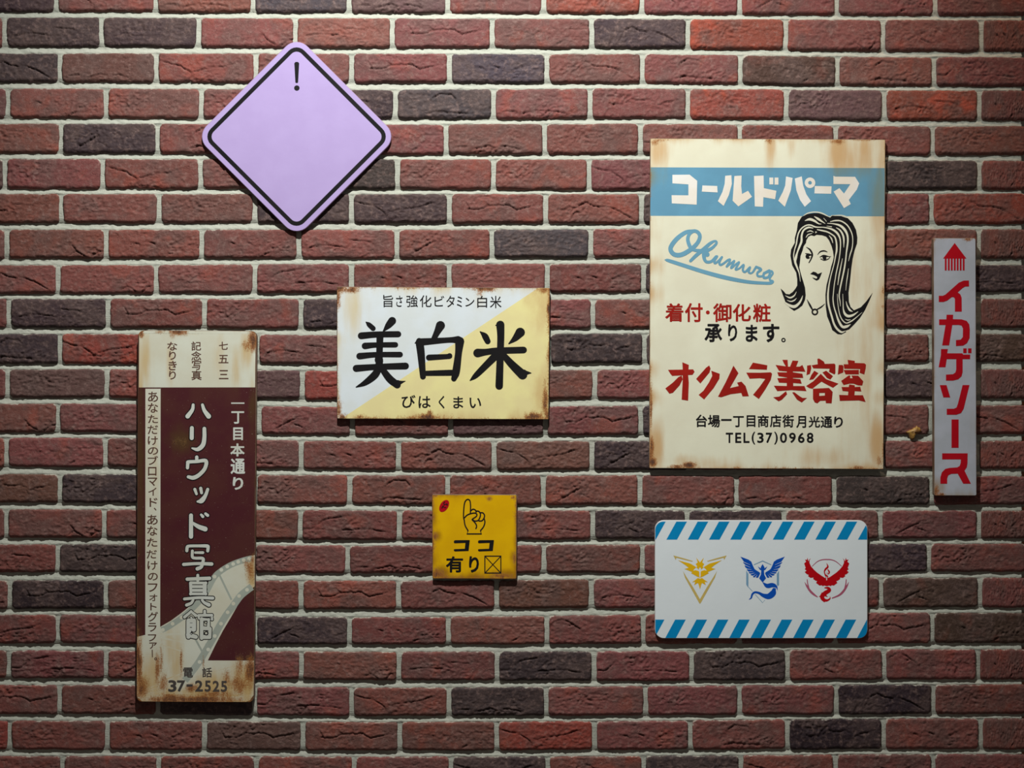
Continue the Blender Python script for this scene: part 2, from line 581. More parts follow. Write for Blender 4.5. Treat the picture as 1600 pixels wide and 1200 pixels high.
jit = random.Random(5)
for r in range(NR):
    J = JOINTS[r]
    first = J[0] - 152
    edges = [first] + J + [XEND + 3.7]
    for i in range(len(edges) - 1):
        xa, xb = edges[i] + 3.7, edges[i + 1] - 3.7
        if xb < -2:
            continue
        kd = MOULDS.get((r, i)) or pick.choice(POOL)
        if xb - xa < 100:
            kd = 'E'
        code = CODES[r][i] if i < len(CODES[r]) else 'r'
        lay(MESH[kd][pick.randrange(3)], xa, xb, r, RGBA[code], jit)

# courses beyond the frame, one joined part
low = [mould_mesh(kd, 90 + ord(kd), 9.0) for kd in 'FL']
lowv = []
for me in low:
    v = np.zeros(len(me.vertices) * 3, dtype=np.float32)
    me.vertices.foreach_get('co', v)
    qd = np.zeros(len(me.polygons) * 4, dtype=np.int32)
    me.loops.foreach_get('vertex_index', qd)
    ea = np.zeros(len(me.vertices), dtype=np.float32)
    me.attributes['edge'].data.foreach_get('value', ea)
    lowv.append((v.reshape(-1, 3), qd.reshape(-1, 4), ea))
av, aq, ae, n0 = [], [], [], 0
for r in range(R0 + 1, R1 - 1):
    J = JOINTS[r % NR if 0 <= r < NR else (1 if r % 2 else 0)]
    if 0 <= r < NR:
        spans = [(J[0] - 152 * k, J[0] - 152 * (k - 1)) for k in ((2, 3) if J[0] - 152 > -160 and J[0] > 60 else (2, 3))]
        spans = [s for s in spans if s[0] > XL - 10]
    else:
        e = [J[0] - 456, J[0] - 304, J[0] - 152] + J + [XEND + 3.7]
        spans = [s for s in zip(e[:-1], e[1:]) if s[0] > XL - 10]
    for a, b in spans:
        v, qd, ea = lowv[jit.randrange(2)]
        xm = (a + b) / 2
        t, bt = float(top_at(r, xm)), float(bot_at(r, xm))
        vv = v * np.array([(b - a - 7.4) / BW, 1, (bt - t) / BH]) + np.array([(xm - 800) * S, jit.uniform(-.0006, .001), ZC - ((t + bt) / 2 - 600) * S])
        av.append(vv)
        aq.append(qd + n0)
        ae.append(ea)
        n0 += len(vv)
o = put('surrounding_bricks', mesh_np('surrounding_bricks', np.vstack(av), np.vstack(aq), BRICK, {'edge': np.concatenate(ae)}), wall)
o['kind'] = 'stuff'
o.color = RGBA['r']

# the neighbouring wall past the corner, laid in orange bricks
bm_v = []
x0, x1 = P(1612, 0)[0], P(2050, 0)[0]
zt, zb = P(0, -300)[2], P(0, 1500)[2]
bx = np.array([(x, y, z) for x in (x0 - 0.016, x1) for y in (0.030, 0.060) for z in (zb, zt)])
bq = [(0, 1, 3, 2), (4, 6, 7, 5), (0, 2, 6, 4), (1, 5, 7, 3), (0, 4, 5, 1), (2, 3, 7, 6)]
wr = put('wall_right', mesh_np('wall_right', bx, bq, MORTAR, smooth=False))
wr['kind'] = 'structure'
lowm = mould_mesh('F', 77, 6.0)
for i in range(16):
    yc = 596 + 55.2 * i
    for xa in (1593, 1745, 1897):
        a = xa + (0 if i % 2 else -1)
        o = bpy.data.objects.new('brick', lowm)
        col.objects.link(o)
        o.parent = wr
        o.location = ((a + 74 - 800) * S, 0.022, ZC - (yc - 600) * S)
        o.color = RGBA['O']


# ------------------------------------------------------------------ artwork on the signs
FONT = {}


def union2d(v, f, eps=1e-4, extra=()):
    """one flat layer from overlapping faces"""
    def area(t):
        return sum(v[t[i]][0] * v[t[(i + 1) % len(t)]][1] - v[t[(i + 1) % len(t)]][0] * v[t[i]][1] for i in range(len(t)))
    ff = []
    for t in f:
        a = area(t)
        if abs(a) > 1e-12:
            ff.append(list(t) if a > 0 else list(reversed(t)))
    r = delaunay_2d_cdt([Vector(q) for q in list(v) + list(extra)], [], ff, 0, eps)
    # keep the triangles whose centre lies inside one of the input pieces
    V2 = np.array([tuple(q) for q in r[0]])
    T = np.array([tuple(t) for t in r[2]])
    if len(T) == 0:
        return [], []
    src = np.array([(t[0], t[i], t[i + 1]) for t in ff for i in range(1, len(t) - 1)])
    W = np.array(v, dtype=float)[src]
    c = V2[T].mean(1)
    tv = V2[T]
    ar = np.abs((tv[:, 1, 0] - tv[:, 0, 0]) * (tv[:, 2, 1] - tv[:, 0, 1]) - (tv[:, 2, 0] - tv[:, 0, 0]) * (tv[:, 1, 1] - tv[:, 0, 1]))
    keep = np.zeros(len(T), dtype=bool)
    for a0 in range(0, len(T), 2000):
        x, y = c[a0:a0 + 2000, 0:1], c[a0:a0 + 2000, 1:2]
        ins = np.ones((len(x), len(W)), dtype=bool)
        for k in range(3):
            p, q = W[:, k], W[:, (k + 1) % 3]
            ins &= ((q[:, 0] - p[:, 0]) * (y - p[:, 1]) - (q[:, 1] - p[:, 1]) * (x - p[:, 0])) >= 0
        keep[a0:a0 + 2000] = ins.any(1)
    keep &= ar > 1e-10
    return [tuple(q) for q in V2], [tuple(int(i) for i in t) for t in T[keep]]


def glyph_mesh(ch, off):
    key = (ch, round(off, 4))
    if key not in FONT:
        c = bpy.data.curves.new('glyph', 'FONT')
        c.body = ch
        c.resolution_u = 3
        o = bpy.data.objects.new('glyph', c)
        col.objects.link(o)
        dg = bpy.context.evaluated_depsgraph_get()
        me = bpy.data.meshes.new_from_object(o.evaluated_get(dg))
        v = np.zeros(len(me.vertices) * 3)
        me.vertices.foreach_get('co', v)
        v = v.reshape(-1, 3)[:, :2]
        v0, f0 = [tuple(q) for q in v], [tuple(p.vertices) for p in me.polygons]
        if off > 0:
            v1, f1 = list(v0), list(f0)
            cnt = {}
            for f in f0:
                for i in range(len(f)):
                    e = (f[i], f[(i + 1) % len(f)])
                    cnt.setdefault(tuple(sorted(e)), []).append(e)
            seen = set()
            for es in cnt.values():
                if len(es) > 1:
                    continue
                i, j = es[0]
                (xa, ya), (xb, yb) = v0[i], v0[j]
                l = math.hypot(xb - xa, yb - ya)
                if l < 1e-6:
                    continue
                nx_, ny_ = (yb - ya) / l * off, -(xb - xa) / l * off
                n = len(v1)
                v1 += [(xa + nx_, ya + ny_), (xb + nx_, yb + ny_), (xb - nx_, yb - ny_), (xa - nx_, ya - ny_)]
                f1.append((n, n + 1, n + 2, n + 3))
                for q in (i, j):
                    if q in seen:
                        continue
                    seen.add(q)
                    n = len(v1)
                    v1 += [(v0[q][0] + off * math.cos(math.pi * k / 3 + .3), v0[q][1] + off * math.sin(math.pi * k / 3 + .3)) for k in range(6)]
                    f1.append(tuple(range(n, n + 6)))
            v0, f0 = union2d(v1, f1, 1e-5)
        FONT[key] = (np.array(v0), f0)
        bpy.data.objects.remove(o)
        bpy.data.curves.remove(c)
        bpy.data.meshes.remove(me)
    return FONT[key]


def catmull(pts, n=7):
    if len(pts) < 3:
        return [tuple(p) for p in pts]
    p = [np.array(q, float) for q in pts]
    p = [2 * p[0] - p[1]] + p + [2 * p[-1] - p[-2]]
    out = []
    for i in range(1, len(p) - 2):
        for k in range(n):
            t = k / n
            a, b, c, d = p[i - 1:i + 3]
            out.append(0.5 * (2 * b + (c - a) * t + (2 * a - 5 * b + 4 * c - d) * t * t + (3 * b - a - 3 * c + d) * t ** 3))
    out.append(p[-2])
    return [tuple(q) for q in out]


class Art:
    """flat print: polygons, brush strokes and glyphs in photo pixels, laid on one sign face"""

    def __init__(self):
        self.v, self.f = [], []
        self.gv, self.gf = [], []
        self.o = (0.0, 0.0, 1.0)
        self.clip = None

    def k(self, ox, oy, s):
        self.o = (ox, oy, s)
        return self

    def T(self, x, y):
        ox, oy, s = self.o
        return (ox + x / s, oy + y / s)

    def poly(self, pts, holes=()):
        loops = [[self.T(*p) for p in pts]] + [[self.T(*p) for p in h] for h in holes]
        if self.clip and not holes:
            c = clip_poly(loops[0], self.clip)
            if len(c) < 3:
                return self
            loops = [c]
        tri = tessellate_polygon([[Vector((x, y, 0)) for x, y in l] for l in loops])
        n = len(self.v)
        for l in loops:
            self.v += l
        self.f += [tuple(n + i for i in t) for t in tri]
        return self

    def mpoly(self, pts, cx):
        self.poly(pts)
        return self.poly([(2 * cx - x, y) for x, y in pts])

    def disc(self, x, y, r, ry=None, n=24):
        return self.poly([(x + r * math.cos(2 * math.pi * i / n), y + (ry or r) * math.sin(2 * math.pi * i / n)) for i in range(n)])

    def ring(self, x, y, R, r, n=28):
        c = [(math.cos(2 * math.pi * i / n), math.sin(2 * math.pi * i / n)) for i in range(n)]
        a = [self.T(x + R * u, y + R * w) for u, w in c]
        b = [self.T(x + r * u, y + r * w) for u, w in c]
        m = len(self.v)
        self.v += a + b
        for i in range(n):
            j = (i + 1) % n
            self.f.append((m + i, m + j, m + n + j, m + n + i))
        return self

    def rect(self, x0, y0, x1, y1):
        return self.poly([(x0, y0), (x1, y0), (x1, y1), (x0, y1)])

    def st(self, pts, caps=True, smooth=True, extra=0.0):
        q = catmull(pts) if smooth else [tuple(p) for p in pts]
        L, Rr = [], []
        for i, (x, y, w) in enumerate(q):
            a = q[max(0, i - 1)]
            b = q[min(len(q) - 1, i + 1)]
            dx, dy = b[0] - a[0], b[1] - a[1]
            l = math.hypot(dx, dy) or 1
            w = max(w, 1.0) / 2 + extra
            L.append(self.T(x - dy / l * w, y + dx / l * w))
            Rr.append(self.T(x + dy / l * w, y - dx / l * w))
        m = len(self.v)
        self.v += L + Rr
        n = len(q)
        for i in range(n - 1):
            self.f.append((m + i, m + i + 1, m + n + i + 1))
            self.f.append((m + i, m + n + i + 1, m + n + i))
        if caps:
            for (x, y, w) in ([q[0], q[-1]] if len(pts) > 1 else []):
                self.disc(x, y, max(w, 1.0) / 2 + extra, n=14)
            for (x, y, w) in pts[1:-1]:
                self.disc(x, y, max(w, 1.0) / 2 + extra, n=14)
        return self

    def strokes(self, lst, extra=0.0, **kw):
        for s in lst:
            self.st(s, extra=extra, **kw)
        return self

    def g(self, ch, x0, y0, x1, y1, off=0.0):
        """fit one glyph (or a short word) into a box"""
        v, fs = glyph_mesh(ch, off)
        mn, mx = v.min(0), v.max(0)
        m = len(self.gv)
        for a, b in v:
            u = (a - mn[0]) / max(mx[0] - mn[0], 1e-6)
            w = (mx[1] - b) / max(mx[1] - mn[1], 1e-6)
            self.gv.append(self.T(x0 + u * (x1 - x0), y0 + w * (y1 - y0)))
        self.gf += [tuple(m + i for i in reversed(f)) for f in fs]
        return self

    def mesh(self, name, mat, depth, loc, stain=None):
        me = bpy.data.meshes.new(name)
        ex = ()
        if stain:
            x0, y0 = min(p[0] for p in self.v), min(p[1] for p in self.v)
            x1, y1 = max(p[0] for p in self.v), max(p[1] for p in self.v)
            ex = [(x0 + 4 * i + 1.3, y0 + 4 * j + 1.7) for i in range(int((x1 - x0) / 4)) for j in range(int((y1 - y0) / 4))]
        uv, uf = union2d(self.v, self.f, 1e-4, ex) if self.v else ([], [])
        uf = list(uf) + [tuple(len(uv) + i for i in t) for t in self.gf]
        uv = list(uv) + self.gv
        vs = [Vector(P(x, y, depth)) - Vector(loc) for x, y in uv]
        me.from_pydata(vs, [], [tuple(reversed(t)) for t in uf])
        me.materials.append(mat)
        me.update()
        if stain:
            A = np.array(uv)
            at = me.attributes.new('stain', 'FLOAT', 'POINT')
            at.data.foreach_set('value', stain(A[:, 0], A[:, 1]).astype(np.float32))
        return me


def clip_poly(pts, cl):
    """convex clip, cl runs clockwise on screen"""
    out = list(pts)
    for i in range(len(cl)):
        ax, ay = cl[i]
        bx, by = cl[(i + 1) % len(cl)]
        src, out = out, []
        if not src:
            return []

        def side(p):
            return (bx - ax) * (p[1] - ay) - (by - ay) * (p[0] - ax)
        for j in range(len(src)):
            p, q = src[j], src[(j + 1) % len(src)]
            sp, sq = side(p), side(q)
            if sp >= 0:
                out.append(p)
            if (sp >= 0) != (sq >= 0):
                t = sp / (sp - sq)
                out.append((p[0] + t * (q[0] - p[0]), p[1] + t * (q[1] - p[1])))
    return out


def bilin(c, u, v):
    (x0, y0), (x1, y1), (x2, y2), (x3, y3) = c       # tl, tr, br, bl
    return ((1 - u) * (1 - v) * x0 + u * (1 - v) * x1 + u * v * x2 + (1 - u) * v * x3,
            (1 - u) * (1 - v) * y0 + u * (1 - v) * y1 + u * v * y2 + (1 - u) * v * y3)


def rrect_rows(w, h, rad, step, inset=0.0, chamfer=False):
    """rows of a rounded rectangle: list of (y, x_left, x_right)"""
    r = max(rad - inset, 0.3)
    ys = list(r - r * np.cos(np.linspace(0, math.pi / 2, 9)))
    n = max(2, int((h - 2 * inset - 2 * r) / step))
    mid = list(np.linspace(r, h - 2 * inset - r, n + 1))[1:-1]
    yy = ys + mid + [h - 2 * inset - q for q in ys[::-1]]
    rows = []
    for y in yy:
        q = min(y, h - 2 * inset - y)
        ins = r - math.sqrt(max(0, r * r - (r - q) ** 2)) if q < r else 0.0
        rows.append((y + inset, inset + ins, w - inset - ins))
    return rows


class Sign:
    def __init__(self, name, label, corners, depth, rad, mat, stain=None, back=0.0016, rot=None, wave=0.0, edge_mat=None, group=None,
                 bevel=0.8, cat='sign'):
        self.c, self.d = corners, depth
        cx = sum(p[0] for p in corners) / 4
        cy = max(p[1] for p in corners)
        self.loc = P(cx, cy, depth)
        self.loc = (self.loc[0], -back, self.loc[2])
        self.root = thing(name, label, cat, self.loc, group)
        w = math.dist(corners[0], corners[1])
        h = math.dist(corners[0], corners[3])
        self.w, self.h = w, h
        step = 4.0
        nx = int(w / step) + 1
        rows = rrect_rows(w, h, rad, step, bevel)
        V, A, Q = [], [], []
        for (y, a, b) in rows:
            for i in range(nx + 1):
                x = a + (b - a) * i / nx
                px, py = bilin(corners, x / w, y / h)
                V.append(P(px, py, depth))
                A.append((px, py))
        ny = len(rows)
        nxx = nx + 1
        Q = [tuple(q) for q in grid_quads(nxx, ny)]
        A = np.array(A)
        ring = [i for i in range(nxx)] + [j * nxx + nxx - 1 for j in range(1, ny)] + [(ny - 1) * nxx + i for i in range(nxx - 2, -1, -1)] + \
               [j * nxx for j in range(ny - 2, 0, -1)]
        m = len(ring)
        # bevel ring, back ring
        cxy = (w / 2, h / 2)
        loc_pts = []
        for (y, a, b) in rows:
            for i in range(nxx):
                loc_pts.append((a + (b - a) * i / nx, y))
        RG = [np.array(loc_pts[i]) for i in ring]
        nrm = []
        for i in range(m):
            t = RG[(i + 1) % m] - RG[i - 1]
            n = np.array([t[1], -t[0]])
            l = np.hypot(*n)
            n = n / l if l > 1e-6 else np.zeros(2)
            nrm.append(n)
        n0 = len(V)
        for dd, out in ((depth - bevel * 0.8 * S, bevel), (back, bevel)):
            for i in range(m):
                x, y = RG[i] + nrm[i] * out
                px, py = bilin(corners, x / w, y / h)
                # sides run straight back, not towards the lens
                q = P(px, py, depth)
                V.append((q[0], -dd, q[2]))
        for i in range(m):
            j = (i + 1) % m
            Q.append((ring[i], ring[j], n0 + j, n0 + i))
            Q.append((n0 + i, n0 + j, n0 + m + j, n0 + m + i))
        nq_side = m * 2
        # back face
        V.append(tuple(np.mean(np.array(V[n0 + m:]), 0)))
        cidx = len(V) - 1
        for i in range(0, m, 2):
            Q.append((n0 + m + i, n0 + m + (i + 1) % m, n0 + m + (i + 2) % m, cidx))
        V = np.array(V) - np.array(self.loc)
        st = np.zeros(len(V))
        if stain is not None:
            st[:len(A)] = stain(A[:, 0], A[:, 1])
            st[len(A):] = 0.6
        me = mesh_np('panel', V, Q, mat, {'stain': st}, smooth=False)
        if edge_mat:
            me.materials.append(edge_mat)
            mi = np.zeros(len(Q), dtype=np.int32)
            mi[(ny - 1) * nx:] = 1
            me.polygons.foreach_set('material_index', mi)
        self.panel = put('panel', me, self.root)
        self.n = 0

    def art(self, a, name, mat, label=None, layer=1, parent=None, stain=None):
        o = put(name, a.mesh(name, mat, self.d + 0.00012 * layer, self.loc, stain), parent or self.root)
        if label:
            o['label'] = label
        return o

    def patch(self, name, corners, mat, stain=None, label=None, layer=1, step=4.0):
        w = math.dist(corners[0], corners[1])
        w = max(w, math.dist(corners[3], corners[2]))
        h = max(math.dist(corners[0], corners[3]), math.dist(corners[1], corners[2]))
        nx, ny = int(w / step) + 2, int(h / step) + 2
        A = np.array([bilin(corners, i / (nx - 1), j / (ny - 1)) for j in range(ny) for i in range(nx)])
        dd = self.d + 0.00012 * layer
        V = np.array([P(x, y, dd) for x, y in A]) - np.array(self.loc)
        st = stain(A[:, 0], A[:, 1]) if stain is not None else np.zeros(len(A))
        o = put(name, mesh_np(name, V, grid_quads(nx, ny), mat, {'stain': st}, smooth=False), self.root)
        if label:
            o['label'] = label
        return o

    def rust(self, fn, layer=2.2, step=2.6, rad=3.0, name='rust_patch'):
        w, h, c = self.w, self.h, self.c
        rows = rrect_rows(w, h, rad, step, 0.6)
        nx = int(w / step) + 1
        A = np.array([bilin(c, (a + (b - a) * i / nx) / w, y / h) for (y, a, b) in rows for i in range(nx + 1)])
        v = fn(A[:, 0], A[:, 1])
        q = grid_quads(nx + 1, len(rows))
        keep = v[q].max(1) > 0.10
        q = q[keep]
        used = np.unique(q)
        remap = np.zeros(len(A), dtype=np.int32)
        remap[used] = np.arange(len(used))
        dd = self.d + 0.00012 * layer
        V = np.array([P(x, y, dd) for x, y in A[used]]) - np.array(self.loc)
        o = put(name, mesh_np(name, V, remap[q], RUST, {'rust': v[used]}, smooth=False), self.root)
        o['kind'] = 'stuff'
        return o


def spots(x, y, lst):
    s = np.zeros(len(x))
    for cx, cy, rx, ry, a in lst:
        s = np.maximum(s, a * np.exp(-(((x - cx) / rx) ** 2 + ((y - cy) / ry) ** 2)))
    return s


def edges_fn(x, y, c, widths, amps, seed):
    """wear that creeps in from the four edges (top, right, bottom, left)"""
    x0, x1 = min(p[0] for p in c), max(p[0] for p in c)
    y0, y1 = min(p[1] for p in c), max(p[1] for p in c)
    s = np.zeros(len(x))
    for i, d in enumerate((y - y0, x1 - x, y1 - y, x - x0)):
        al = x if i in (0, 2) else y
        a = amps[i] * (0.35 + 0.95 * vnoise(al / 23.0, al * 0 + i * 7.3, seed))
        s = np.maximum(s, a * np.exp(-np.clip(d, 0, None) / widths[i]))
    return s


def G(*a):
    return a


# ================================================================== lilac warning diamond
LILAC = paint_mat('lilac_paint', (0.385, 0.30, 0.56), (0.37, 0.285, 0.54), 0.5, spec=0.25)
cx, cy = 463.4, 213.4


def diamond(L):
    return [(cx, cy - L), (cx + L, cy), (cx, cy + L), (cx - L, cy)]


def rdiamond(L, r, n=7):
    """rounded square standing on its corner"""
    k = r * math.sqrt(2)
    out = []
    for i, a0 in enumerate((-90, 0, 90, 180)):
        ang = math.radians(a0)
        px, py = cx + (L - k) * math.cos(ang), cy + (L - k) * math.sin(ang)
        for j in range(n):
            a = math.radians(a0 - 45 + 90 * j / (n - 1))
            out.append((px + r * math.cos(a), py + r * math.sin(a)))
    return out


s = Sign('warning_sign', 'lilac diamond warning sign with a black rounded border and exclamation mark', diamond(158), 0.0095, 24, LILAC,
         edge_mat=paint_mat('lilac_edge', (0.30, 0.20, 0.33), None, 0.6))
a = Art()
a.poly(rdiamond(146.5, 17), [rdiamond(137.3, 11)])
s.art(a, 'border', BLACK, 'black border line')
a = Art().k(300, 50, 3.636)
a.poly([(582, 190), (581, 178), (588, 170), (602, 170), (609, 178), (608, 190), (603, 285), (600, 290), (590, 290), (587, 285)])
a.disc(595.5, 318.5, 15.5)
s.art(a, 'exclamation_mark', BLACK, 'black exclamation mark')

# ================================================================== rice sign
WHITE_ENAMEL = paint_mat('white_enamel', (0.66, 0.725, 0.77), (0.64, 0.69, 0.70), 0.4, (0.60, 0.52, 0.34), 0.12, streak=True)
YELLOW_ENAMEL = paint_mat('pale_yellow_enamel', (0.76, 0.70, 0.33), (0.72, 0.64, 0.32), 0.4, (0.58, 0.42, 0.19), 0.12)
rc = [(526.3, 447.8), (859.3, 449.8), (857.2, 655.4), (526.6, 654.2)]


def rice_stain(x, y):
    return np.maximum(edges_fn(x, y, rc, (20, 20, 18, 16), (.9, .85, .85, .75), 3),
                      spots(x, y, [(550, 475, 26, 60, .75), (842, 470, 30, 60, .7), (845, 620, 22, 60, .7), (745, 470, 30, 26, .5)]))


s = Sign('enamel_sign', 'white and pale yellow enamel sign with three large black brush characters and rusty corners', rc, 0.011, 1.5,
         WHITE_ENAMEL, rice_stain, edge_mat=STEEL)
s.patch('yellow_field', [(841, 449.9), (858.6, 450.2), (856.6, 654.8), (534, 653.8)], YELLOW_ENAMEL, rice_stain, 'pale yellow lower right field')
s.rust(lambda x, y: np.maximum(edges_fn(x, y, rc, (5, 5, 5, 3.2), (.62, .85, .62, .55), 8), spots(x, y, [
    (529, 450, 16, 9, .9), (528, 465, 5, 20, .75), (548, 453, 18, 6, .75), (757, 450, 26, 7, .85), (748, 456, 8, 12, .55), (858, 482, 5, 12, .95),
    (850, 452, 14, 8, .7), (529, 640, 6, 22, .85), (534, 652, 9, 7, .9), (562, 652, 10, 5, .7), (668, 652, 22, 7, .9), (672, 645, 8, 7, .6),
    (640, 653, 26, 4, .6), (852, 628, 6, 34, .75), (836, 651, 16, 9, .85), (826, 652, 9, 6, .8), (856, 648, 5, 14, .8), (540, 648, 5, 6, .5)])), rad=1.5)
a = Art()
K = lambda y: y + 800
ri = [  # crop origin (520, 440), 8.889 per pixel
    [G(462, 562, 14), G(500, 595, 62), G(560, 650, 72)], [G(825, 545, 110), G(770, 610, 88), G(705, 685, 22)],
    [G(395, 752, 96), G(600, 735, 86), G(908, 730, 86)], [G(447, 893, 92), G(600, 880, 74), G(870, 877, 76)],
    [G(372, 1035, 92), G(600, 1015, 76), G(935, 1013, 78)], [G(655, 760, 98), G(648, 1000, 92), G(645, 1140, 105)],
    [G(640, 1085, 118), G(645, 1105, 112)], [G(325, K(405), 98), G(600, K(385), 84), G(1010, K(372), 96)],
    [G(640, K(400), 92), G(580, K(500), 106), G(450, K(605), 78), G(325, K(665), 16)],
    [G(690, K(420), 84), G(790, K(550), 104), G(895, K(635), 100)], [G(900, K(610), 88), G(955, K(597), 40), G(1008, K(582), 8)],
    # second character
    [G(1495, 610, 128), G(1450, 700, 92), G(1405, 790, 74)], [G(1205, 845, 112), G(1225, K(200), 106), G(1252, K(520), 82)],
    [G(1140, 855, 10), G(1200, 825, 86)], [G(1205, 840, 104), G(1600, 812, 76), G(1740, 808, 106)],
    [G(1762, 830, 128), G(1745, 1000, 98), G(1712, K(450), 108), G(1682, K(550), 78)],
    [G(1270, K(475), 72), G(1600, K(467), 84), G(1715, K(465), 78)], [G(1335, K(255), 84), G(1600, K(240), 72), G(1622, K(232), 78)]]
a.k(520, 440, 8.889).strokes(ri)
ko = [  # crop origin (690, 440)
    [G(815, 600, 116), G(822, 760, 100), G(815, K(200), 98), G(800, K(650), 106)], [G(750, 608, 10), G(800, 600, 80)],
    [G(500, 992, 122), G(620, 978, 92), G(760, 962, 92), G(1138, 950, 94)], [G(535, 695, 14), G(600, 755, 84), G(640, 830, 82)],
    [G(1092, 705, 132), G(1020, 790, 84), G(935, 862, 18)], [G(780, K(200), 112), G(650, K(330), 100), G(480, K(500), 78), G(398, K(572), 18)],
    [G(850, K(210), 82), G(975, K(350), 108), G(1125, K(495), 132)], [G(1140, K(470), 100), G(1190, K(468), 50), G(1242, K(470), 14)]]
a.k(690, 440, 8.889).strokes(ko)
s.art(a, 'lettering', BLACK, 'three large black brush characters', 3)
a = Art().k(520, 440, 8.889)
for ch, x0, y0, x1, y1 in [('旨', 700, 185, 838, 355), ('さ', 878, 195, 968, 350), ('強', 1020, 190, 1182, 355), ('化', 1208, 190, 1372, 355),
                           ('ビ', 1412, 198, 1548, 345)]:
    a.g(ch, x0, y0, x1, y1, 0.006)
a.k(690, 440, 8.889)
for ch, x0, y0, x1, y1 in [('タ', 65, 195, 182, 355), ('ミ', 212, 205, 285, 355), ('ン', 330, 225, 455, 345), ('白', 495, 198, 632, 362), ('米', 672, 198, 832, 368)]:
    a.g(ch, x0, y0, x1, y1, 0.006)
s.art(a, 'lettering', BLACK, 'small black line of text along the top', 3)
a = Art().k(520, 530, 8.889)
for ch, x0, y0, x1, y1 in [('び', 955, 775, 1148, 955), ('は', 1190, 790, 1358, 958), ('く', 1470, 785, 1552, 965)]:
    a.g(ch, x0, y0, x1, y1, 0.016)
a.k(690, 530, 8.889).g('ま', 162, 795, 300, 962, 0.016).g('い', 388, 812, 550, 958, 0.016)
s.art(a, 'lettering', BLACK, 'small black line of text along the bottom', 3)

# ================================================================== beauty parlour poster
CREAM = paint_mat('cream_enamel', (0.70, 0.70, 0.555), (0.655, 0.64, 0.50), 0.42, (0.52, 0.33, 0.15), 0.12, streak=True, scale=9)
BLUE = paint_mat('blue_enamel', (0.115, 0.30, 0.44), (0.105, 0.27, 0.40), 0.42, (0.17, 0.22, 0.18), 0.12, streak=True)
OFFWHITE = paint_mat('off_white_letters', (0.74, 0.74, 0.72), (0.70, 0.64, 0.54), 0.45, scale=8)
pc = [(1015.8, 216.0), (1383.6, 217.8), (1380.6, 733.4), (1014.4, 731.8)]


def poster_stain(x, y):
    return np.maximum(edges_fn(x, y, pc, (12, 30, 18, 22), (.7, .9, .75, .9), 5), spots(x, y, [
        (1205, 225, 12, 45, .85), (1236, 225, 10, 30, .6), (1312, 235, 22, 50, .9), (1350, 235, 35, 40, .72), (1375, 300, 22, 120, .72),
        (1028, 235, 22, 40, .75), (1372, 690, 16, 60, .95), (1372, 480, 12, 60, .6), (1025, 700, 18, 50, .85), (1065, 720, 50, 14, .6),
        (1340, 600, 60, 180, .46), (1290, 715, 60, 26, .6), (1345, 430, 50, 130, .44), (1100, 725, 60, 18, .6), (1340, 250, 60, 40, .7)]))


s = Sign('poster_sign', 'large cream metal sign with a blue band and a drawing of a long-haired woman', pc, 0.0105, 1.8, CREAM, poster_stain,
         edge_mat=STEEL)
s.patch('blue_band', [(1016.6, 261.4), (1382.3, 262.6), (1382.0, 337.9), (1015.9, 337.2)], BLUE, poster_stain, 'blue band behind white lettering')
s.rust(lambda x, y: np.maximum(edges_fn(x, y, pc, (2.6, 2.2, 4.2, 3.0), (.55, .55, .62, .62), 9), spots(x, y, [
    (1022, 222, 9, 7, .62), (1030, 219, 22, 3, .6), (1202, 219, 8, 7, .62), (1308, 221, 14, 6, .66), (1350, 218, 26, 3, .6),
    (1020, 722, 9, 9, .85), (1018, 700, 4, 26, .78), (1017, 640, 3, 40, .7), (1076, 727, 14, 6, .88), (1058, 729, 20, 4, .75), (1342, 731, 12, 4, .75),
    (1374, 722, 6, 14, .55), (1380, 455, 3, 8, .7), (1380, 478, 4, 6, .6), (1150, 731, 14, 3, .5), (1380, 700, 3, 30, .55)])), rad=1.8)
a = Art().k(1010, 210, 8)
a.poly([(325, 505), (540, 503), (635, 580), (628, 878), (318, 862), (315, 760), (525, 762), (525, 625), (325, 612)])
a.poly([(700, 638), (885, 645), (890, 725), (693, 715)])
a.poly([(985, 518), (1062, 510), (1068, 620), (1030, 760), (965, 893), (893, 835), (950, 720), (978, 620)])
a.poly([(1100, 520), (1190, 515), (1185, 650), (1195, 745), (1270, 705), (1320, 780), (1150, 900), (1078, 830), (1090, 650)])
a.poly([(1345, 520), (1465, 515), (1468, 672), (1625, 705), (1608, 810), (1462, 785), (1458, 905), (1355, 900)])
a.rect(1537, 540, 1586, 625).rect(1602, 540, 1650, 628)
a.k(1200, 210, 8)
a.poly([(225, 525), (308, 545), (285, 700), (210, 905), (128, 828), (185, 720), (215, 640)])
a.poly([(335, 552), (422, 525), (440, 640), (480, 750), (538, 835), (460, 905), (400, 820), (355, 700)])
a.ring(525, 605, 66, 23)
a.poly([(585, 645), (795, 650), (790, 742), (580, 738)])
a.poly([(818, 518), (840, 528), (1088, 530), (1140, 612), (1110, 690), (1010, 820), (1035, 870), (950, 922), (820, 715), (893, 672),
        (950, 740), (1030, 622), (818, 620)])
s.art(a, 'lettering', OFFWHITE, 'white cut-out style lettering on the blue band', 3)
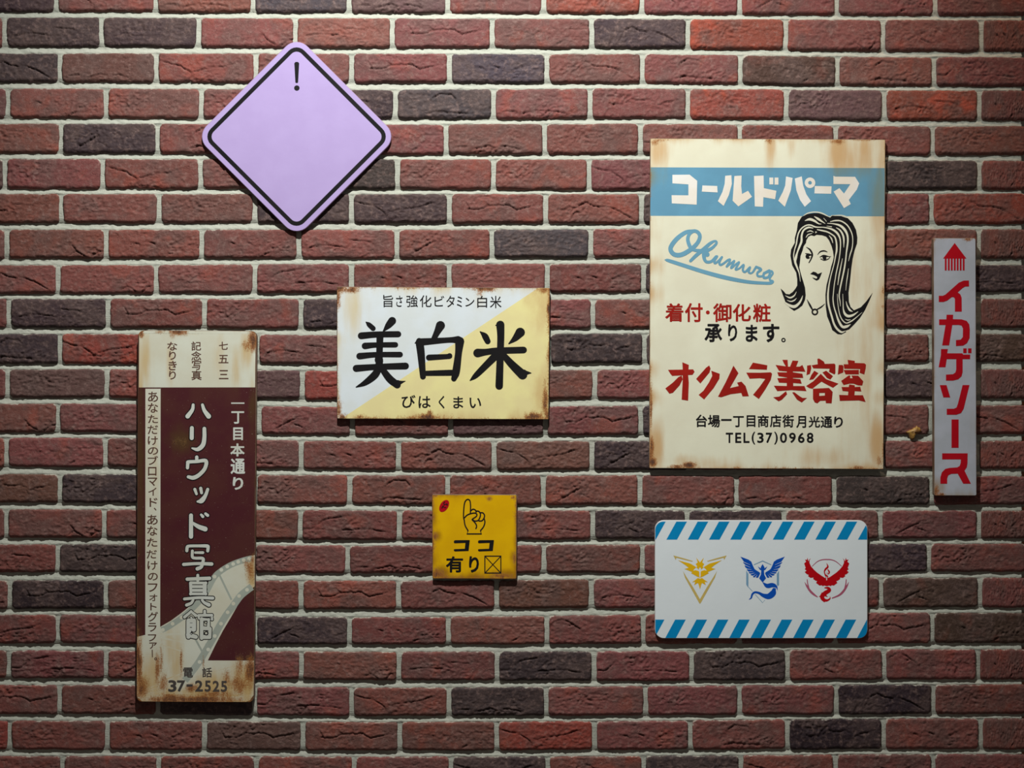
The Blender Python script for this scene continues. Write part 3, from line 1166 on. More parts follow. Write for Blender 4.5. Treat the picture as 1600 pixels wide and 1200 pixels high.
# blue signature
a = Art().k(1030, 350, 8)
a.strokes([
    [G(430, 88, 44), G(330, 105, 50), G(215, 190, 56), G(142, 300, 56), G(180, 375, 56), G(270, 385, 58), G(385, 325, 56), G(475, 240, 50),
     G(508, 160, 48), G(485, 105, 46), G(430, 88, 44), G(375, 130, 42), G(358, 200, 46), G(390, 290, 46), G(440, 325, 40), G(540, 335, 42)],
    [G(392, 460, 38), G(470, 385, 46), G(560, 310, 48), G(640, 240, 40), G(700, 212, 26), G(715, 240, 32), G(660, 300, 38), G(570, 350, 50),
     G(560, 400, 50), G(570, 450, 40), G(600, 475, 38), G(655, 465, 36), G(710, 405, 30)],
    [G(600, 380, 60), G(580, 350, 50)],
    [G(722, 405, 32), G(690, 460, 32), G(700, 490, 30), G(745, 455, 26), G(785, 412, 26), G(752, 475, 30), G(765, 510, 30), G(805, 492, 28),
     G(860, 450, 28), G(888, 448, 22), G(845, 530, 30)],
    [G(845, 530, 28), G(915, 475, 22), G(940, 462, 22), G(900, 548, 30), G(975, 488, 22), G(1000, 480, 22), G(955, 565, 28), G(1000, 555, 24),
     G(1055, 510, 26), G(1045, 575, 28), G(1075, 598, 28), G(1135, 540, 26), G(1118, 600, 28), G(1160, 610, 24), G(1213, 535, 30)],
    [G(1213, 535, 30), G(1270, 568, 36), G(1228, 610, 28), G(1235, 650, 28), G(1290, 650, 26), G(1310, 610, 26)],
    [G(1375, 585, 40), G(1310, 620, 30), G(1310, 670, 34), G(1365, 660, 30), G(1395, 590, 28), G(1420, 615, 24), G(1385, 670, 26),
     G(1385, 700, 26), G(1415, 715, 34)],
    [G(70, 447, 8), G(120, 458, 42), G(330, 525, 48), G(560, 598, 50), G(830, 670, 52), G(1100, 722, 44), G(1300, 738, 38), G(1390, 738, 38),
     G(1418, 722, 36)]])
s.art(a, 'lettering', paint_mat('blue_brush_paint', (0.13, 0.32, 0.45), None, 0.45), 'blue handwritten signature with an underline', 3)
a = Art().k(1030, 465, 7.2727)
for ch, x0, y0, x1, y1 in [('着', 68, 65, 275, 275), ('付', 292, 62, 495, 278), ('御', 612, 65, 822, 278), ('化', 835, 72, 1042, 272), ('粧', 1065, 68, 1268, 278)]:
    a.g(ch, x0, y0, x1, y1, 0.022)
a.disc(552, 168, 22)
s.art(a, 'lettering', RED, 'small red brush characters', 3)
a = Art().k(1030, 465, 7.2727)
for ch, x0, y0, x1, y1 in [('承', 515, 298, 715, 506), ('り', 782, 302, 886, 497), ('ま', 982, 308, 1118, 503), ('す', 1178, 298, 1366, 507)]:
    a.g(ch, x0, y0, x1, y1, 0.03)
a.ring(1412, 482, 25, 12)
s.art(a, 'lettering', BLACK, 'small black brush characters', 3)
a = Art().k(1030, 550, 9.412)
for p in [
    [(130, 262), (500, 255), (520, 290), (490, 335), (190, 350), (165, 320)],
    [(340, 150), (435, 190), (425, 330), (435, 450), (425, 715), (330, 700), (345, 420), (345, 250)],
    [(330, 345), (345, 400), (300, 490), (200, 600), (150, 612), (90, 535), (200, 450), (280, 370)],
    [(735, 198), (755, 240), (740, 300), (605, 462), (543, 395), (690, 230)],
    [(765, 275), (890, 320), (885, 390), (800, 530), (660, 697), (580, 630), (650, 570), (730, 450), (780, 350)],
    [(1092, 200), (1165, 310), (1040, 530), (1170, 500), (1145, 450), (1210, 435), (1270, 500), (1318, 650), (1225, 652), (1205, 600),
     (1050, 620), (910, 665), (865, 655), (980, 440)],
    [(1378, 155), (1590, 195), (1583, 260), (1320, 250)],
    [(1280, 303), (1480, 305), (1640, 298), (1660, 320), (1640, 410), (1560, 550), (1465, 690), (1380, 628), (1470, 520), (1560, 395),
     (1480, 385), (1330, 392)]]:
    a.poly(p)
a.k(1190, 550, 9.412)
for p in [
    [(305, 115), (382, 115), (388, 215), (360, 215), (330, 170)], [(455, 125), (540, 130), (510, 210), (450, 225), (420, 210)],
    [(205, 190), (390, 215), (560, 215), (600, 190), (645, 290), (560, 285), (460, 285), (460, 298), (600, 320), (612, 380), (460, 380),
     (460, 388), (570, 400), (590, 465), (465, 455), (465, 500), (630, 500), (660, 575), (440, 560), (230, 575), (180, 495), (370, 500),
     (370, 455), (255, 450), (230, 385), (375, 380), (375, 375), (250, 355), (230, 298), (370, 300), (370, 285), (255, 275)],
    [(360, 575), (375, 620), (300, 700), (250, 725), (215, 700), (170, 665), (260, 655)],
    [(450, 595), (480, 590), (560, 650), (600, 675), (668, 675), (590, 742), (520, 700)],
    [(820, 100), (845, 95), (915, 140), (930, 175), (1070, 170), (1085, 185), (1085, 310), (1070, 330), (990, 290), (1000, 245), (760, 240),
     (735, 195), (825, 180)],
    [(668, 200), (725, 190), (730, 240), (710, 320), (660, 340), (668, 260)],
    [(775, 275), (835, 310), (760, 400), (700, 410), (730, 340)], [(895, 300), (950, 275), (1050, 355), (1010, 405), (960, 380)],
    [(870, 320), (950, 400), (1130, 465), (1050, 525), (980, 490), (880, 435), (820, 480), (745, 540), (700, 530), (655, 500), (760, 430)],
    [(1265, 115), (1370, 130), (1370, 160), (1510, 165), (1535, 185), (1530, 240), (1510, 330), (1440, 305), (1450, 250), (1215, 245),
     (1205, 180), (1275, 180)],
    [(1135, 190), (1190, 190), (1205, 210), (1200, 300), (1120, 332)], [(1205, 265), (1430, 262), (1430, 328), (1235, 328)],
    [(1280, 345), (1305, 345), (1300, 385), (1340, 385), (1320, 345), (1420, 348), (1495, 430), (1480, 492), (1420, 490), (1350, 465),
     (1290, 465), (1205, 485), (1170, 425)],
    [(1290, 475), (1370, 490), (1370, 515), (1450, 510), (1468, 580), (1370, 575), (1365, 635), (1490, 635), (1530, 735), (1430, 712),
     (1150, 718), (1140, 630), (1270, 635), (1275, 580), (1190, 572), (1175, 515), (1280, 515)]]:
    a.poly(p)
a.poly([(755, 540), (990, 528), (1045, 585), (1030, 755), (945, 752), (940, 715), (860, 718), (820, 755), (780, 740), (755, 690)],
       [[(848, 602), (930, 600), (930, 640), (848, 646)]])
s.art(a, 'lettering', RED, 'large dark red brush lettering', 3)
a = Art().k(1030, 550, 9.412)
for ch, x0, y0, x1, y1 in [('台', 540, 920, 705, 1104), ('場', 715, 925, 895, 1108), ('一', 910, 985, 1065, 1012), ('丁', 1085, 942, 1245, 1105),
                           ('目', 1285, 930, 1415, 1102), ('商', 1447, 925, 1611, 1106)]:
    a.g(ch, x0, y0, x1, y1, 0.022)
a.k(1190, 550, 9.412)
for ch, x0, y0, x1, y1 in [('店', 122, 925, 290, 1106), ('街', 305, 925, 475, 1110), ('月', 510, 940, 655, 1116), ('光', 690, 945, 860, 1110),
                           ('通', 868, 945, 1040, 1115), ('り', 1065, 950, 1195, 1112)]:
    a.g(ch, x0, y0, x1, y1, 0.022)
a.k(1130, 670, 1)
xx = 4.0
for ch, w, h0, h1 in [('T', 11.5, 6, 22), ('E', 9.5, 6, 22), ('L', 9.5, 6, 22), ('(', 5.5, 4.5, 24.5), ('3', 10, 6, 22), ('7', 10, 6, 22),
                      (')', 5.5, 4.5, 24.5), ('0', 11, 6, 22), ('9', 10.5, 6, 22), ('6', 10.5, 6, 22), ('8', 10.5, 6, 22)]:
    a.g(ch, xx, h0, xx + w, h1, 0.022)
    xx += w + 3.3
s.art(a, 'lettering', BLACK, 'two black lines of address and telephone number', 3)
# the woman's head, brush drawn
Y5 = lambda y: y + 894.0
a = Art().k(1210, 325, 9.412)
a.poly([(580, 75), (480, 90), (400, 130), (345, 220), (330, 330), (300, 440), (300, 510), (245, 610), (235, 700), (260, 840), (320, 950),
        (335, 1050), (335, 1140), (310, 1184), (270, 1234), (220, 1269), (170, 1264), (135, 1222), (90, 1182), (120, 1270), (150, 1350),
        (168, 1404), (230, 1470), (290, 1512), (350, 1480), (410, 1434), (450, 1350), (460, 1280), (450, 1170), (430, 1100), (405, 1020),
        (385, 950), (365, 870), (375, 800), (385, 700), (415, 620), (430, 560), (465, 510), (470, 470), (500, 420), (540, 400), (585, 412),
        (620, 393), (700, 400), (760, 420), (800, 470), (840, 560), (862, 640), (872, 720), (860, 780), (835, 860), (815, 950), (790, 1040),
        (765, 1140), (750, 1274), (755, 1454), (775, 1594), (820, 1704), (850, 1794), (930, 1854), (985, 1859), (1056, 1822), (1040, 1805),
        (1100, 1784), (1180, 1704), (1260, 1614), (1332, 1500), (1400, 1354), (1445, 1244), (1350, 1374), (1270, 1459), (1170, 1504),
        (1120, 1454), (1095, 1374), (1090, 1244), (1110, 1094), (1130, 894), (1150, 750), (1180, 620), (1215, 520), (1220, 430), (1200, 320),
        (1150, 220), (1080, 150), (980, 120), (850, 112), (820, 140), (700, 90), (650, 76)])
a.strokes([
    [G(470, 575, 8), G(525, 615, 24), G(556, 680, 26), G(540, 745, 20), G(508, 803, 14)], [G(455, 668, 8), G(500, 680, 26), G(540, 690, 20)],
    [G(635, 685, 6), G(675, 642, 18), G(730, 630, 20), G(776, 645, 10)], [G(668, 722, 8), G(725, 700, 24), G(800, 714, 12), G(832, 710, 5)],
    [G(680, 748, 10), G(735, 768, 14), G(795, 748, 10), G(818, 720, 7)]])
a.disc(493, 712, 36).disc(738, 728, 32)
a.poly([(525, 970), (570, 935), (610, 945), (640, 970), (700, 945), (680, 1000), (655, 1050), (620, 1068), (580, 1045), (555, 1020),
        (590, 1030), (620, 1040), (632, 1015), (610, 1000), (580, 985)])
a.strokes([[G(478, 1344, 6), G(520, 1424, 28), G(562, 1500, 22)], [G(740, 1409, 6), G(690, 1454, 20), G(630, 1490, 18)]])
a.ring(595, 1528, 50, 27)
woman = s.art(a, 'drawing', BLACK, 'black brush drawing of a woman with long hair', 3)
a = Art().k(1210, 325, 9.412)
L = [
    [G(450, 186, 8), G(520, 166, 36), G(590, 190, 32), G(650, 230, 16), G(690, 236, 6)], [G(588, 125, 8), G(650, 165, 32), G(745, 228, 6)],
    [G(725, 150, 6), G(765, 196, 8)],
    [G(690, 285, 10), G(600, 278, 20), G(535, 252, 20), G(470, 255, 18), G(400, 300, 18), G(355, 370, 18), G(335, 450, 18), G(322, 530, 18),
     G(298, 610, 14), G(283, 690, 14), G(286, 765, 8)],
    [G(568, 296, 10), G(500, 286, 26), G(432, 325, 24), G(402, 400, 26), G(398, 490, 30), G(370, 565, 28), G(338, 650, 22), G(315, 730, 36),
     G(305, 790, 32), G(332, 870, 24), G(365, 960, 14), G(381, 1080, 6)],
    [G(480, 352, 6), G(530, 336, 16), G(575, 356, 6)], [G(465, 432, 8), G(495, 392, 14), G(555, 372, 6)],
    [G(160, Y5(395), 5), G(230, Y5(425), 22), G(290, Y5(395), 18), G(325, Y5(338), 4)],
    [G(185, Y5(462), 5), G(240, Y5(480), 15), G(290, Y5(465), 18), G(325, Y5(432), 4)],
    [G(150, Y5(492), 16), G(215, Y5(535), 34), G(290, Y5(556), 44), G(350, Y5(520), 34), G(392, Y5(460), 24), G(416, Y5(395), 5)],
    [G(822, 200, 8), G(900, 185, 20), G(980, 192, 18), G(1060, 242, 18), G(1110, 310, 16), G(1145, 400, 14), G(1152, 500, 12), G(1140, 600, 14),
     G(1115, 680, 14), G(1090, 780, 5)],
    [G(780, 225, 8), G(870, 232, 15), G(965, 258, 30), G(1030, 315, 36), G(1070, 390, 28), G(1080, 480, 24), G(1068, 590, 22), G(1058, 660, 18),
     G(1048, 760, 18), G(1030, 880, 22), G(1010, 980, 20), G(988, 1080, 20), G(965, 1190, 18), G(952, 1290, 16), G(965, 1374, 12), G(970, 1444, 5)],
    [G(910, 290, 8), G(960, 322, 20), G(1000, 380, 25), G(1020, 455, 24), G(1020, 580, 5)], [G(770, 265, 5), G(840, 276, 12)],
    [G(650, 280, 10), G(750, 288, 15), G(850, 315, 26), G(920, 365, 30), G(960, 435, 22), G(972, 520, 16), G(966, 640, 14), G(952, 750, 12),
     G(932, 850, 14), G(908, 960, 14), G(895, 1040, 12), G(880, 1130, 12), G(868, 1250, 12), G(862, 1340, 14), G(875, 1444, 16), G(905, 1544, 18),
     G(945, 1660, 30), G(1000, 1745, 36), G(1062, 1742, 38), G(1120, 1712, 6)],
    [G(630, 318, 12), G(700, 332, 20), G(780, 352, 20), G(850, 392, 18), G(893, 435, 20), G(913, 520, 22), G(915, 620, 25), G(900, 700, 18),
     G(882, 800, 14), G(862, 880, 13), G(835, 980, 14), G(812, 1080, 16), G(796, 1180, 20), G(787, 1290, 26), G(793, 1400, 28), G(815, 1500, 26),
     G(845, 1600, 26), G(875, 1700, 28), G(920, 1775, 30), G(985, 1825, 28), G(1045, 1808, 6)],
    [G(805, 405, 6), G(840, 452, 18), G(860, 515, 6)], [G(1000, 745, 6), G(975, 870, 14), G(950, 1000, 16), G(932, 1130, 8)],
    [G(1090, 890, 5), G(1075, 1000, 12), G(1060, 1100, 10), G(1050, 1210, 5)],
    [G(1055, 1374, 5), G(1070, 1434, 16), G(1108, 1500, 28), G(1150, 1522, 6)],
    [G(1005, 1264, 5), G(1010, 1394, 10), G(1015, 1494, 18), G(1040, 1560, 34), G(1090, 1590, 38), G(1160, 1572, 28), G(1230, 1524, 6)],
    [G(925, 1264, 5), G(930, 1374, 8), G(945, 1494, 10), G(970, 1594, 14), G(1010, 1660, 15), G(1060, 1692, 15), G(1130, 1664, 18),
     G(1200, 1612, 12), G(1290, 1534, 4)],
    [G(1040, 1634, 4), G(1080, 1649, 14), G(1120, 1640, 4)]]
a.strokes(L)
a.poly([(603, 342), (628, 352), (602, 372)])
a.disc(521, 717, 11).disc(777, 735, 15, 12).disc(692, 735, 8)
s.art(a, 'highlight', CREAM, 'cream highlights in the drawn hair', 4)
a = Art().k(1210, 325, 9.412)
a.strokes([[G(430, 112, 10), G(500, 74, 16), G(600, 60, 16), G(700, 78, 18), G(820, 140, 12)], [G(838, 112, 10), G(980, 108, 14), G(1060, 124, 8)]])
s.art(a, 'highlight', CREAM, 'cream outline above the drawn hair', 2)

# ================================================================== narrow arrow sign
GREYW = paint_mat('grey_white_paint', (0.42, 0.45, 0.52), (0.37, 0.40, 0.45), 0.5, (0.30, 0.23, 0.16), 0.15, streak=True)
CRIMSON = paint_mat('crimson_paint', (0.42, 0.004, 0.012), (0.38, 0.003, 0.010), 0.5, spec=0.12)
ac = [(1458.2, 371.6), (1524.8, 372.0), (1526.2, 774.8), (1459.6, 774.6)]
s = Sign('arrow_sign', 'narrow vertical grey sign with a crimson arrow and crimson characters', ac, 0.017, 3.0, GREYW,
         lambda x, y: np.maximum(edges_fn(x, y, ac, (7, 6, 10, 7), (.55, .5, .7, .55), 4), spots(x, y, [(1466, 760, 16, 22, .9), (1518, 650, 8, 60, .4)])),
         edge_mat=STEEL)
s.rust(lambda x, y: np.maximum(edges_fn(x, y, ac, (2.2, 1.6, 2.4, 1.6), (.5, .45, .6, .5), 6), spots(x, y, [
    (1462, 768, 7, 14, .8), (1470, 773, 10, 4, .8), (1512, 374, 12, 4, .62), (1460, 374, 4, 4, .5)])), rad=3)
a = Art().k(1445, 360, 8.57)
a.poly([(400, 168), (557, 376), (245, 376)])
for x0 in (268, 309, 349, 389, 428, 468, 508):
    a.rect(x0, 374, x0 + 24, 536)
s.art(a, 'arrow', CRIMSON, 'crimson fringed arrow pointing up', 3)
a = Art().k(1445, 360, 8.57)
a.poly([(590, 670), (592, 750), (540, 752), (508, 770), (440, 830), (475, 855), (493, 900), (495, 1087), (403, 1087), (403, 915), (385, 893),
        (360, 893), (300, 940), (250, 958), (187, 958), (187, 875), (240, 875), (275, 860), (455, 700), (520, 672)])
a.k(1445, 480, 7.5)
a.poly([(255, 88), (332, 88), (330, 140), (430, 142), (490, 160), (520, 200), (527, 260), (525, 360), (495, 420), (450, 450), (365, 455),
        (365, 385), (420, 380), (445, 350), (447, 250), (430, 215), (400, 208), (322, 208), (285, 447), (203, 447), (243, 208), (167, 208),
        (167, 142), (252, 142)])
a.poly([(190, 490), (270, 490), (262, 540), (440, 540), (450, 555), (532, 555), (530, 608), (443, 608), (443, 760), (430, 810), (390, 845),
        (330, 860), (248, 860), (248, 790), (330, 785), (358, 765), (368, 730), (368, 608), (257, 608), (242, 703), (162, 703), (188, 560)])
a.rect(450, 482, 490, 538).rect(507, 482, 547, 538)
a.poly([(175, 913), (255, 913), (298, 1057), (217, 1057)])
a.poly([(443, 912), (523, 912), (470, 1130), (455, 1190), (425, 1240), (370, 1260), (257, 1260), (257, 1190), (340, 1190), (372, 1175), (388, 1130)])
a.k(1445, 630, 7.5)
a.rect(313, 190, 396, 522)
a.poly([(203, 587), (502, 587), (500, 700), (492, 750), (465, 790), (540, 943), (450, 943), (385, 825), (310, 828), (275, 845), (262, 880),
        (262, 943), (182, 943), (182, 870), (200, 810), (240, 770), (290, 758), (380, 752), (408, 735), (420, 700), (422, 658), (203, 658)])
s.art(a, 'lettering', CRIMSON, 'crimson characters running down the sign', 3)

# ================================================================== photo studio sign
MAROON = paint_mat('maroon_enamel', (0.062, 0.013, 0.017), (0.070, 0.020, 0.018), 0.45, (0.070, 0.036, 0.014), 0.45, spec=0.2)
OLD_CREAM = paint_mat('aged_cream_enamel', (0.60, 0.62, 0.53), (0.56, 0.55, 0.44), 0.45, (0.50, 0.34, 0.13), 0.15, streak=True, scale=12)
FILMGREY = paint_mat('film_grey_paint', (0.36, 0.40, 0.35), (0.32, 0.36, 0.31), 0.5)
BROWNTXT = paint_mat('brown_lettering', (0.085, 0.035, 0.022), None, 0.5)
SILVER = paint_mat('silver_white_lettering', (0.56, 0.59, 0.55), (0.52, 0.54, 0.48), 0.5)
DARKGREY = paint_mat('faded_black_lettering', (0.045, 0.04, 0.038), (0.07, 0.055, 0.045), 0.6)
dc = [(215.6, 516.0), (401.2, 517.0), (397.0, 1097.6), (213.0, 1096.6)]


def studio_stain(x, y):
    return np.maximum(edges_fn(x, y, dc, (8, 8, 10, 8), (.7, .7, .8, .7), 5), spots(x, y, [
        (227, 560, 14, 60, .62), (265, 560, 9, 60, .62), (340, 560, 16, 60, .45), (368, 575, 9, 50, .65), (385, 545, 16, 40, .7), (388, 1065, 30, 40, 1.0),
        (300, 1085, 90, 18, .85), (238, 1050, 20, 40, .75), (265, 1010, 9, 50, .6), (278, 1040, 14, 60, .75), (230, 1070, 40, 40, .8), (340, 1075, 60, 30, .8), (240, 700, 14, 340, .42), (285, 690, 26, 26, .9), (219, 750, 8, 300, .8),
        (394, 900, 12, 40, .9), (395, 640, 9, 60, .7)]))


s = Sign('studio_sign', 'tall dark maroon rusty sign with cream ends and a painted film strip', dc, 0.0165, 10.0, MAROON, studio_stain, edge_mat=STEEL)
A1, A2 = Art(), Art()
top = s.patch('cream_field', [(217.5, 520.5), (399.5, 521.5), (398.6, 605.2), (217.0, 605.4)], OLD_CREAM, studio_stain, 'cream top panel')
a = Art().poly([(226, 516.8), (391, 517.6), (398.8, 521.6), (217.8, 521.0)])
s.art(a, 'cream_edge', OLD_CREAM, None, 1)
a = Art()
film = [(214.4, 995), (227, 992), (250.4, 979.4), (267, 969.8), (282, 958.8), (302, 943), (313, 931), (323.5, 917.4), (331.4, 899),
        (344.6, 887), (360.4, 878), (380, 871.4), (398, 867.4), (397.8, 916), (386.7, 926.7), (374.9, 939.8), (360, 966), (348, 986),
        (337, 1007), (324.7, 1032), (396.8, 1032.2), (396.2, 1086), (390, 1095), (384, 1096.6), (222, 1095.8), (215, 1090), (214, 1084)]
a.poly(film)
s.art(a, 'cream_field', OLD_CREAM, 'cream lower field', 1, stain=studio_stain)
s.patch('cream_strip', [(227.2, 607.4), (251.0, 607.4), (250.2, 1022), (227.0, 1022)], OLD_CREAM, studio_stain, 'cream vertical strip', 1.6)
a = Art()
U = lambda *p: [(205 + x / 7.595, 795 + y / 7.595) for x, y in p]
W4 = lambda *p: [(205 + x / 7.27, 945 + y / 7.27) for x, y in p]
up = W4((345, 285), (400, 262), (465, 222), (570, 150), (650, 85)) + U((820, 1085), (890, 990), (985, 815), (1070, 735), (1190, 663), (1330, 612), (1435, 586))
a.st([(x, y, 9.0) for x, y in up], caps=False)
lo = U((1432, 925), (1390, 955), (1300, 1030), (1225, 1130)) + W4((1150, 25), (1085, 110), (1010, 230), (935, 370), (860, 500), (770, 650), (680, 770), (610, 860))
a.st([(x, y, 11.0) for x, y in lo], caps=False)
a.st([(x, y, 3.0) for x, y in U((1050, 790), (1190, 1080))], smooth=False, caps=False)
a.st([(x, y, 3.0) for x, y in W4((730, 390), (805, 530))], smooth=False, caps=False)
a.st([(x, y, 2.0) for x, y in W4((850, 440), (825, 660))], smooth=False, caps=False)
s.art(a, 'film_strip', FILMGREY, 'grey painted film strip', 1.3)
for x, y in W4((360, 285), (470, 215), (572, 145), (1095, 85), (1020, 215), (950, 355), (875, 508), (777, 650)) + \
        U((990, 805), (1070, 725), (1140, 685), (1210, 655), (1270, 630), (1335, 610), (1400, 592), (1375, 962), (1280, 1035), (1212, 1125)):
    s.art(Art().disc(x, y, 3.0, n=12), 'perforation', OLD_CREAM, None, 1.8)
s.rust(lambda x, y: np.maximum(edges_fn(x, y, dc, (2.5, 2.2, 7, 2.4), (.5, .45, .8, .5), 2), spots(x, y, [
    (278, 518, 16, 7, .85), (270, 523, 8, 9, .5), (248, 519, 12, 4, .5), (395, 530, 9, 22, .9), (386, 540, 10, 12, .6), (220, 522, 6, 8, .8), (216, 1025, 6, 30, .85), (222, 1075, 14, 22, .72),
    (300, 1093, 100, 8, .8), (390, 1050, 12, 30, .78), (372, 1070, 22, 22, .62), (300, 1075, 12, 9, .7), (272, 1090, 30, 8, .7), (246, 1045, 5, 34, .7), (252, 1030, 4, 40, .6), (283, 1035, 3, 30, .7), (318, 1040, 3, 26, .5),
    (255, 1066, 9, 18, .66), (218, 1040, 6, 50, .75), (375, 1045, 14, 26, .55), (355, 1060, 10, 22, .5), (392, 890, 9, 24, .66), (385, 880, 9, 9, .5), (395, 875, 5, 10, .7), (282, 690, 16, 10, .34), (340, 1085, 40, 10, .6)])), 2.4, rad=9)
a = Art().k(205, 505, 7.62)
for ch, x0, y0, x1, y1 in [('七', 1045, 220, 1152, 316), ('五', 1040, 378, 1158, 476), ('三', 1045, 558, 1158, 666), ('記', 716, 218, 832, 326),
                           ('念', 716, 334, 834, 444), ('写', 722, 450, 834, 556), ('真', 718, 562, 838, 678), ('な', 430, 224, 548, 324),
                           ('り', 450, 334, 532, 436), ('き', 445, 448, 542, 560), ('り', 450, 568, 532, 670)]:
    a.g(ch, x0, y0, x1, y1, 0.014)
s.art(a, 'lettering', BROWNTXT, 'three short columns of brown characters', 3)
a = Art().k(205, 505, 7.62)
for ch, x0, y0, x1, y1 in [('あ', 200, 815, 320, 938), ('な', 200, 950, 320, 1066)]:
    a.g(ch, x0, y0, x1, y1, 0.012)
a.k(205, 650, 7.595)
for ch, x0, y0, x1, y1 in [('た', 198, -14, 318, 85), ('だ', 195, 110, 318, 215), ('け', 197, 240, 316, 345), ('の', 198, 370, 320, 460), ('ブ', 196, 475, 318, 580),
                           ('ロ', 200, 605, 300, 708), ('マ', 198, 730, 310, 830), ('イ', 203, 850, 300, 945), ('ド', 218, 972, 312, 1078), ('、', 268, 1088, 300, 1122)]:
    a.g(ch, x0, y0, x1, y1, 0.012)
a.k(205, 795, 7.595)
for ch, x0, y0, x1, y1 in [('あ', 190, 70, 315, 190), ('な', 190, 205, 312, 318), ('た', 188, 345, 310, 450), ('だ', 182, 490, 305, 590), ('け', 193, 620, 312, 725),
                           ('の', 198, 760, 316, 850), ('フ', 198, 885, 312, 985), ('オ', 215, 1012, 310, 1095), ('ト', 226, 1118, 302, 1205)]:
    a.g(ch, x0, y0, x1, y1, 0.012)
a.k(205, 945, 7.27)
for ch, x0, y0, x1, y1 in [('グ', 190, 80, 305, 190), ('ラ', 193, 205, 288, 305), ('フ', 190, 335, 285, 415), ('ァ', 205, 428, 292, 500)]:
    a.g(ch, x0, y0, x1, y1, 0.012)
a.st([G(239, 515, 11), G(241, 592, 10)], smooth=False)
a.ring(278, 613, 16, 8)
s.art(a, 'lettering', BROWNTXT, 'column of small brown characters on the cream strip', 3)
BIG = [((205, 505, 7.62), [[G(738, 972, 34), G(728, 1030, 42), G(672, 1108, 54)], [G(848, 972, 34), G(872, 1040, 44), G(922, 1108, 58)]]),
       ((205, 650, 7.595), [
           [G(720, 142, 46), G(718, 262, 48)], [G(868, 150, 44), G(868, 260, 48), G(850, 345, 52), G(790, 395, 46), G(722, 382, 18)],
           [G(778, 488, 40), G(778, 530, 38)], [G(668, 615, 38), G(672, 560, 40), G(680, 545, 40), G(775, 540, 38), G(885, 532, 44), G(875, 620, 44),
                                                G(810, 695, 46), G(740, 732, 48), G(678, 722, 38)],
           [G(755, 870, 36), G(775, 925, 30)], [G(825, 858, 38), G(835, 912, 34)], [G(908, 870, 36), G(880, 945, 42), G(835, 1005, 58), G(788, 1015, 26)]]),
       ((205, 795, 7.595), [
           [G(710, 78, 46), G(710, 330, 50)], [G(735, 172, 34), G(800, 212, 50), G(878, 240, 58)], [G(830, 70, 28), G(850, 92, 36)],
           [G(882, 58, 32), G(908, 78, 36)],
           [G(660, 498, 36), G(666, 455, 38), G(690, 442, 34), G(800, 440, 34), G(900, 442, 40), G(912, 460, 38), G(908, 500, 36)],
           [G(726, 500, 34), G(726, 570, 34), G(760, 585, 34), G(850, 590, 36), G(848, 640, 36), G(830, 690, 40), G(785, 712, 44)],
           [G(760, 520, 28), G(850, 520, 34)], [G(622, 660, 38), G(780, 650, 36), G(955, 655, 42)],
           [G(790, 788, 34), G(790, 850, 36)], [G(665, 835, 40), G(930, 825, 42)],
           [G(705, 880, 36), G(705, 1010, 36), G(885, 1010, 36), G(885, 880, 36), G(705, 880, 36)],
           [G(720, 915, 40), G(870, 915, 40)], [G(720, 955, 50), G(870, 955, 50)], [G(720, 985, 40), G(870, 985, 40)],
           [G(632, 1070, 34), G(800, 1055, 34), G(968, 1060, 38)], [G(735, 1085, 28), G(710, 1120, 34), G(658, 1142, 38)],
           [G(842, 1085, 30), G(870, 1115, 34), G(922, 1140, 46)]]),
       ((205, 945, 7.27), [
           [G(605, 140, 38), G(680, 78, 40), G(735, 122, 40)], [G(655, 180, 60), G(655, 290, 62), G(650, 365, 50)], [G(710, 180, 60), G(710, 280, 60)],
           [G(650, 340, 60), G(735, 365, 50)], [G(680, 140, 24), G(690, 170, 30)],
           [G(765, 125, 36), G(770, 160, 24)], [G(765, 120, 36), G(915, 118, 38), G(918, 165, 34)], [G(835, 70, 36), G(835, 115, 36)],
           [G(800, 160, 44), G(800, 380, 44)], [G(810, 165, 40), G(880, 168, 40), G(878, 245, 40)], [G(810, 265, 50), G(895, 270, 44)],
           [G(895, 275, 44), G(892, 370, 42)], [G(810, 365, 52), G(890, 368, 46)]])]
a, b = Art(), Art()
for kk, st in BIG:
    sm = kk[1] != 945
    for q in st:
        boxy = len(q) == 5 and q[0][0] == 705
        a.k(*kk).st(q, extra=6.5 if kk[1] == 945 else 11.0, smooth=sm and not boxy)
        b.k(*kk).st([(x, y, w - 5) for x, y, w in q] if kk[1] == 945 else q, smooth=sm and not boxy)
s.art(a, 'letter_outline', BLACK, 'black outline of the large lettering', 2.8)
s.art(b, 'lettering', SILVER, 'large off-white characters down the middle', 3.2)
a = Art().k(205, 795, 7.595)
for q in [Art().k(205, 795, 7.595).st([G(726, y, 9), G(846, y, 9)], smooth=False) for y in (901, 945, 989)] + \
        [Art().k(205, 945, 7.27).ring(x, y, R_, r_, 4) for x, y, R_, r_ in ((848, 200, 22, 13), (852, 322, 30, 17), (684, 324, 20, 12))] + \
        [Art().k(205, 945, 7.27).st([G(668, 205, 5), G(694, 205, 5)], smooth=False), Art().k(205, 945, 7.27).st([G(670, 256, 8), G(688, 256, 8)], smooth=False)]:
    s.art(q, 'letter_counter', BLACK, None, 3.6)
a = Art().k(205, 505, 7.62)
a.g('一', 1190, 944, 1348, 960, 0.0)
a.k(205, 650, 7.595)
for ch, x0, y0, x1, y1 in [('丁', 1188, -56, 1340, 92), ('目', 1210, 135, 1326, 287), ('本', 1176, 325, 1346, 480), ('通', 1180, 505, 1352, 688), ('り', 1205, 725, 1330, 876)]:
    a.g(ch, x0, y0, x1, y1, 0.028 if ch != '丁' else 0.02)
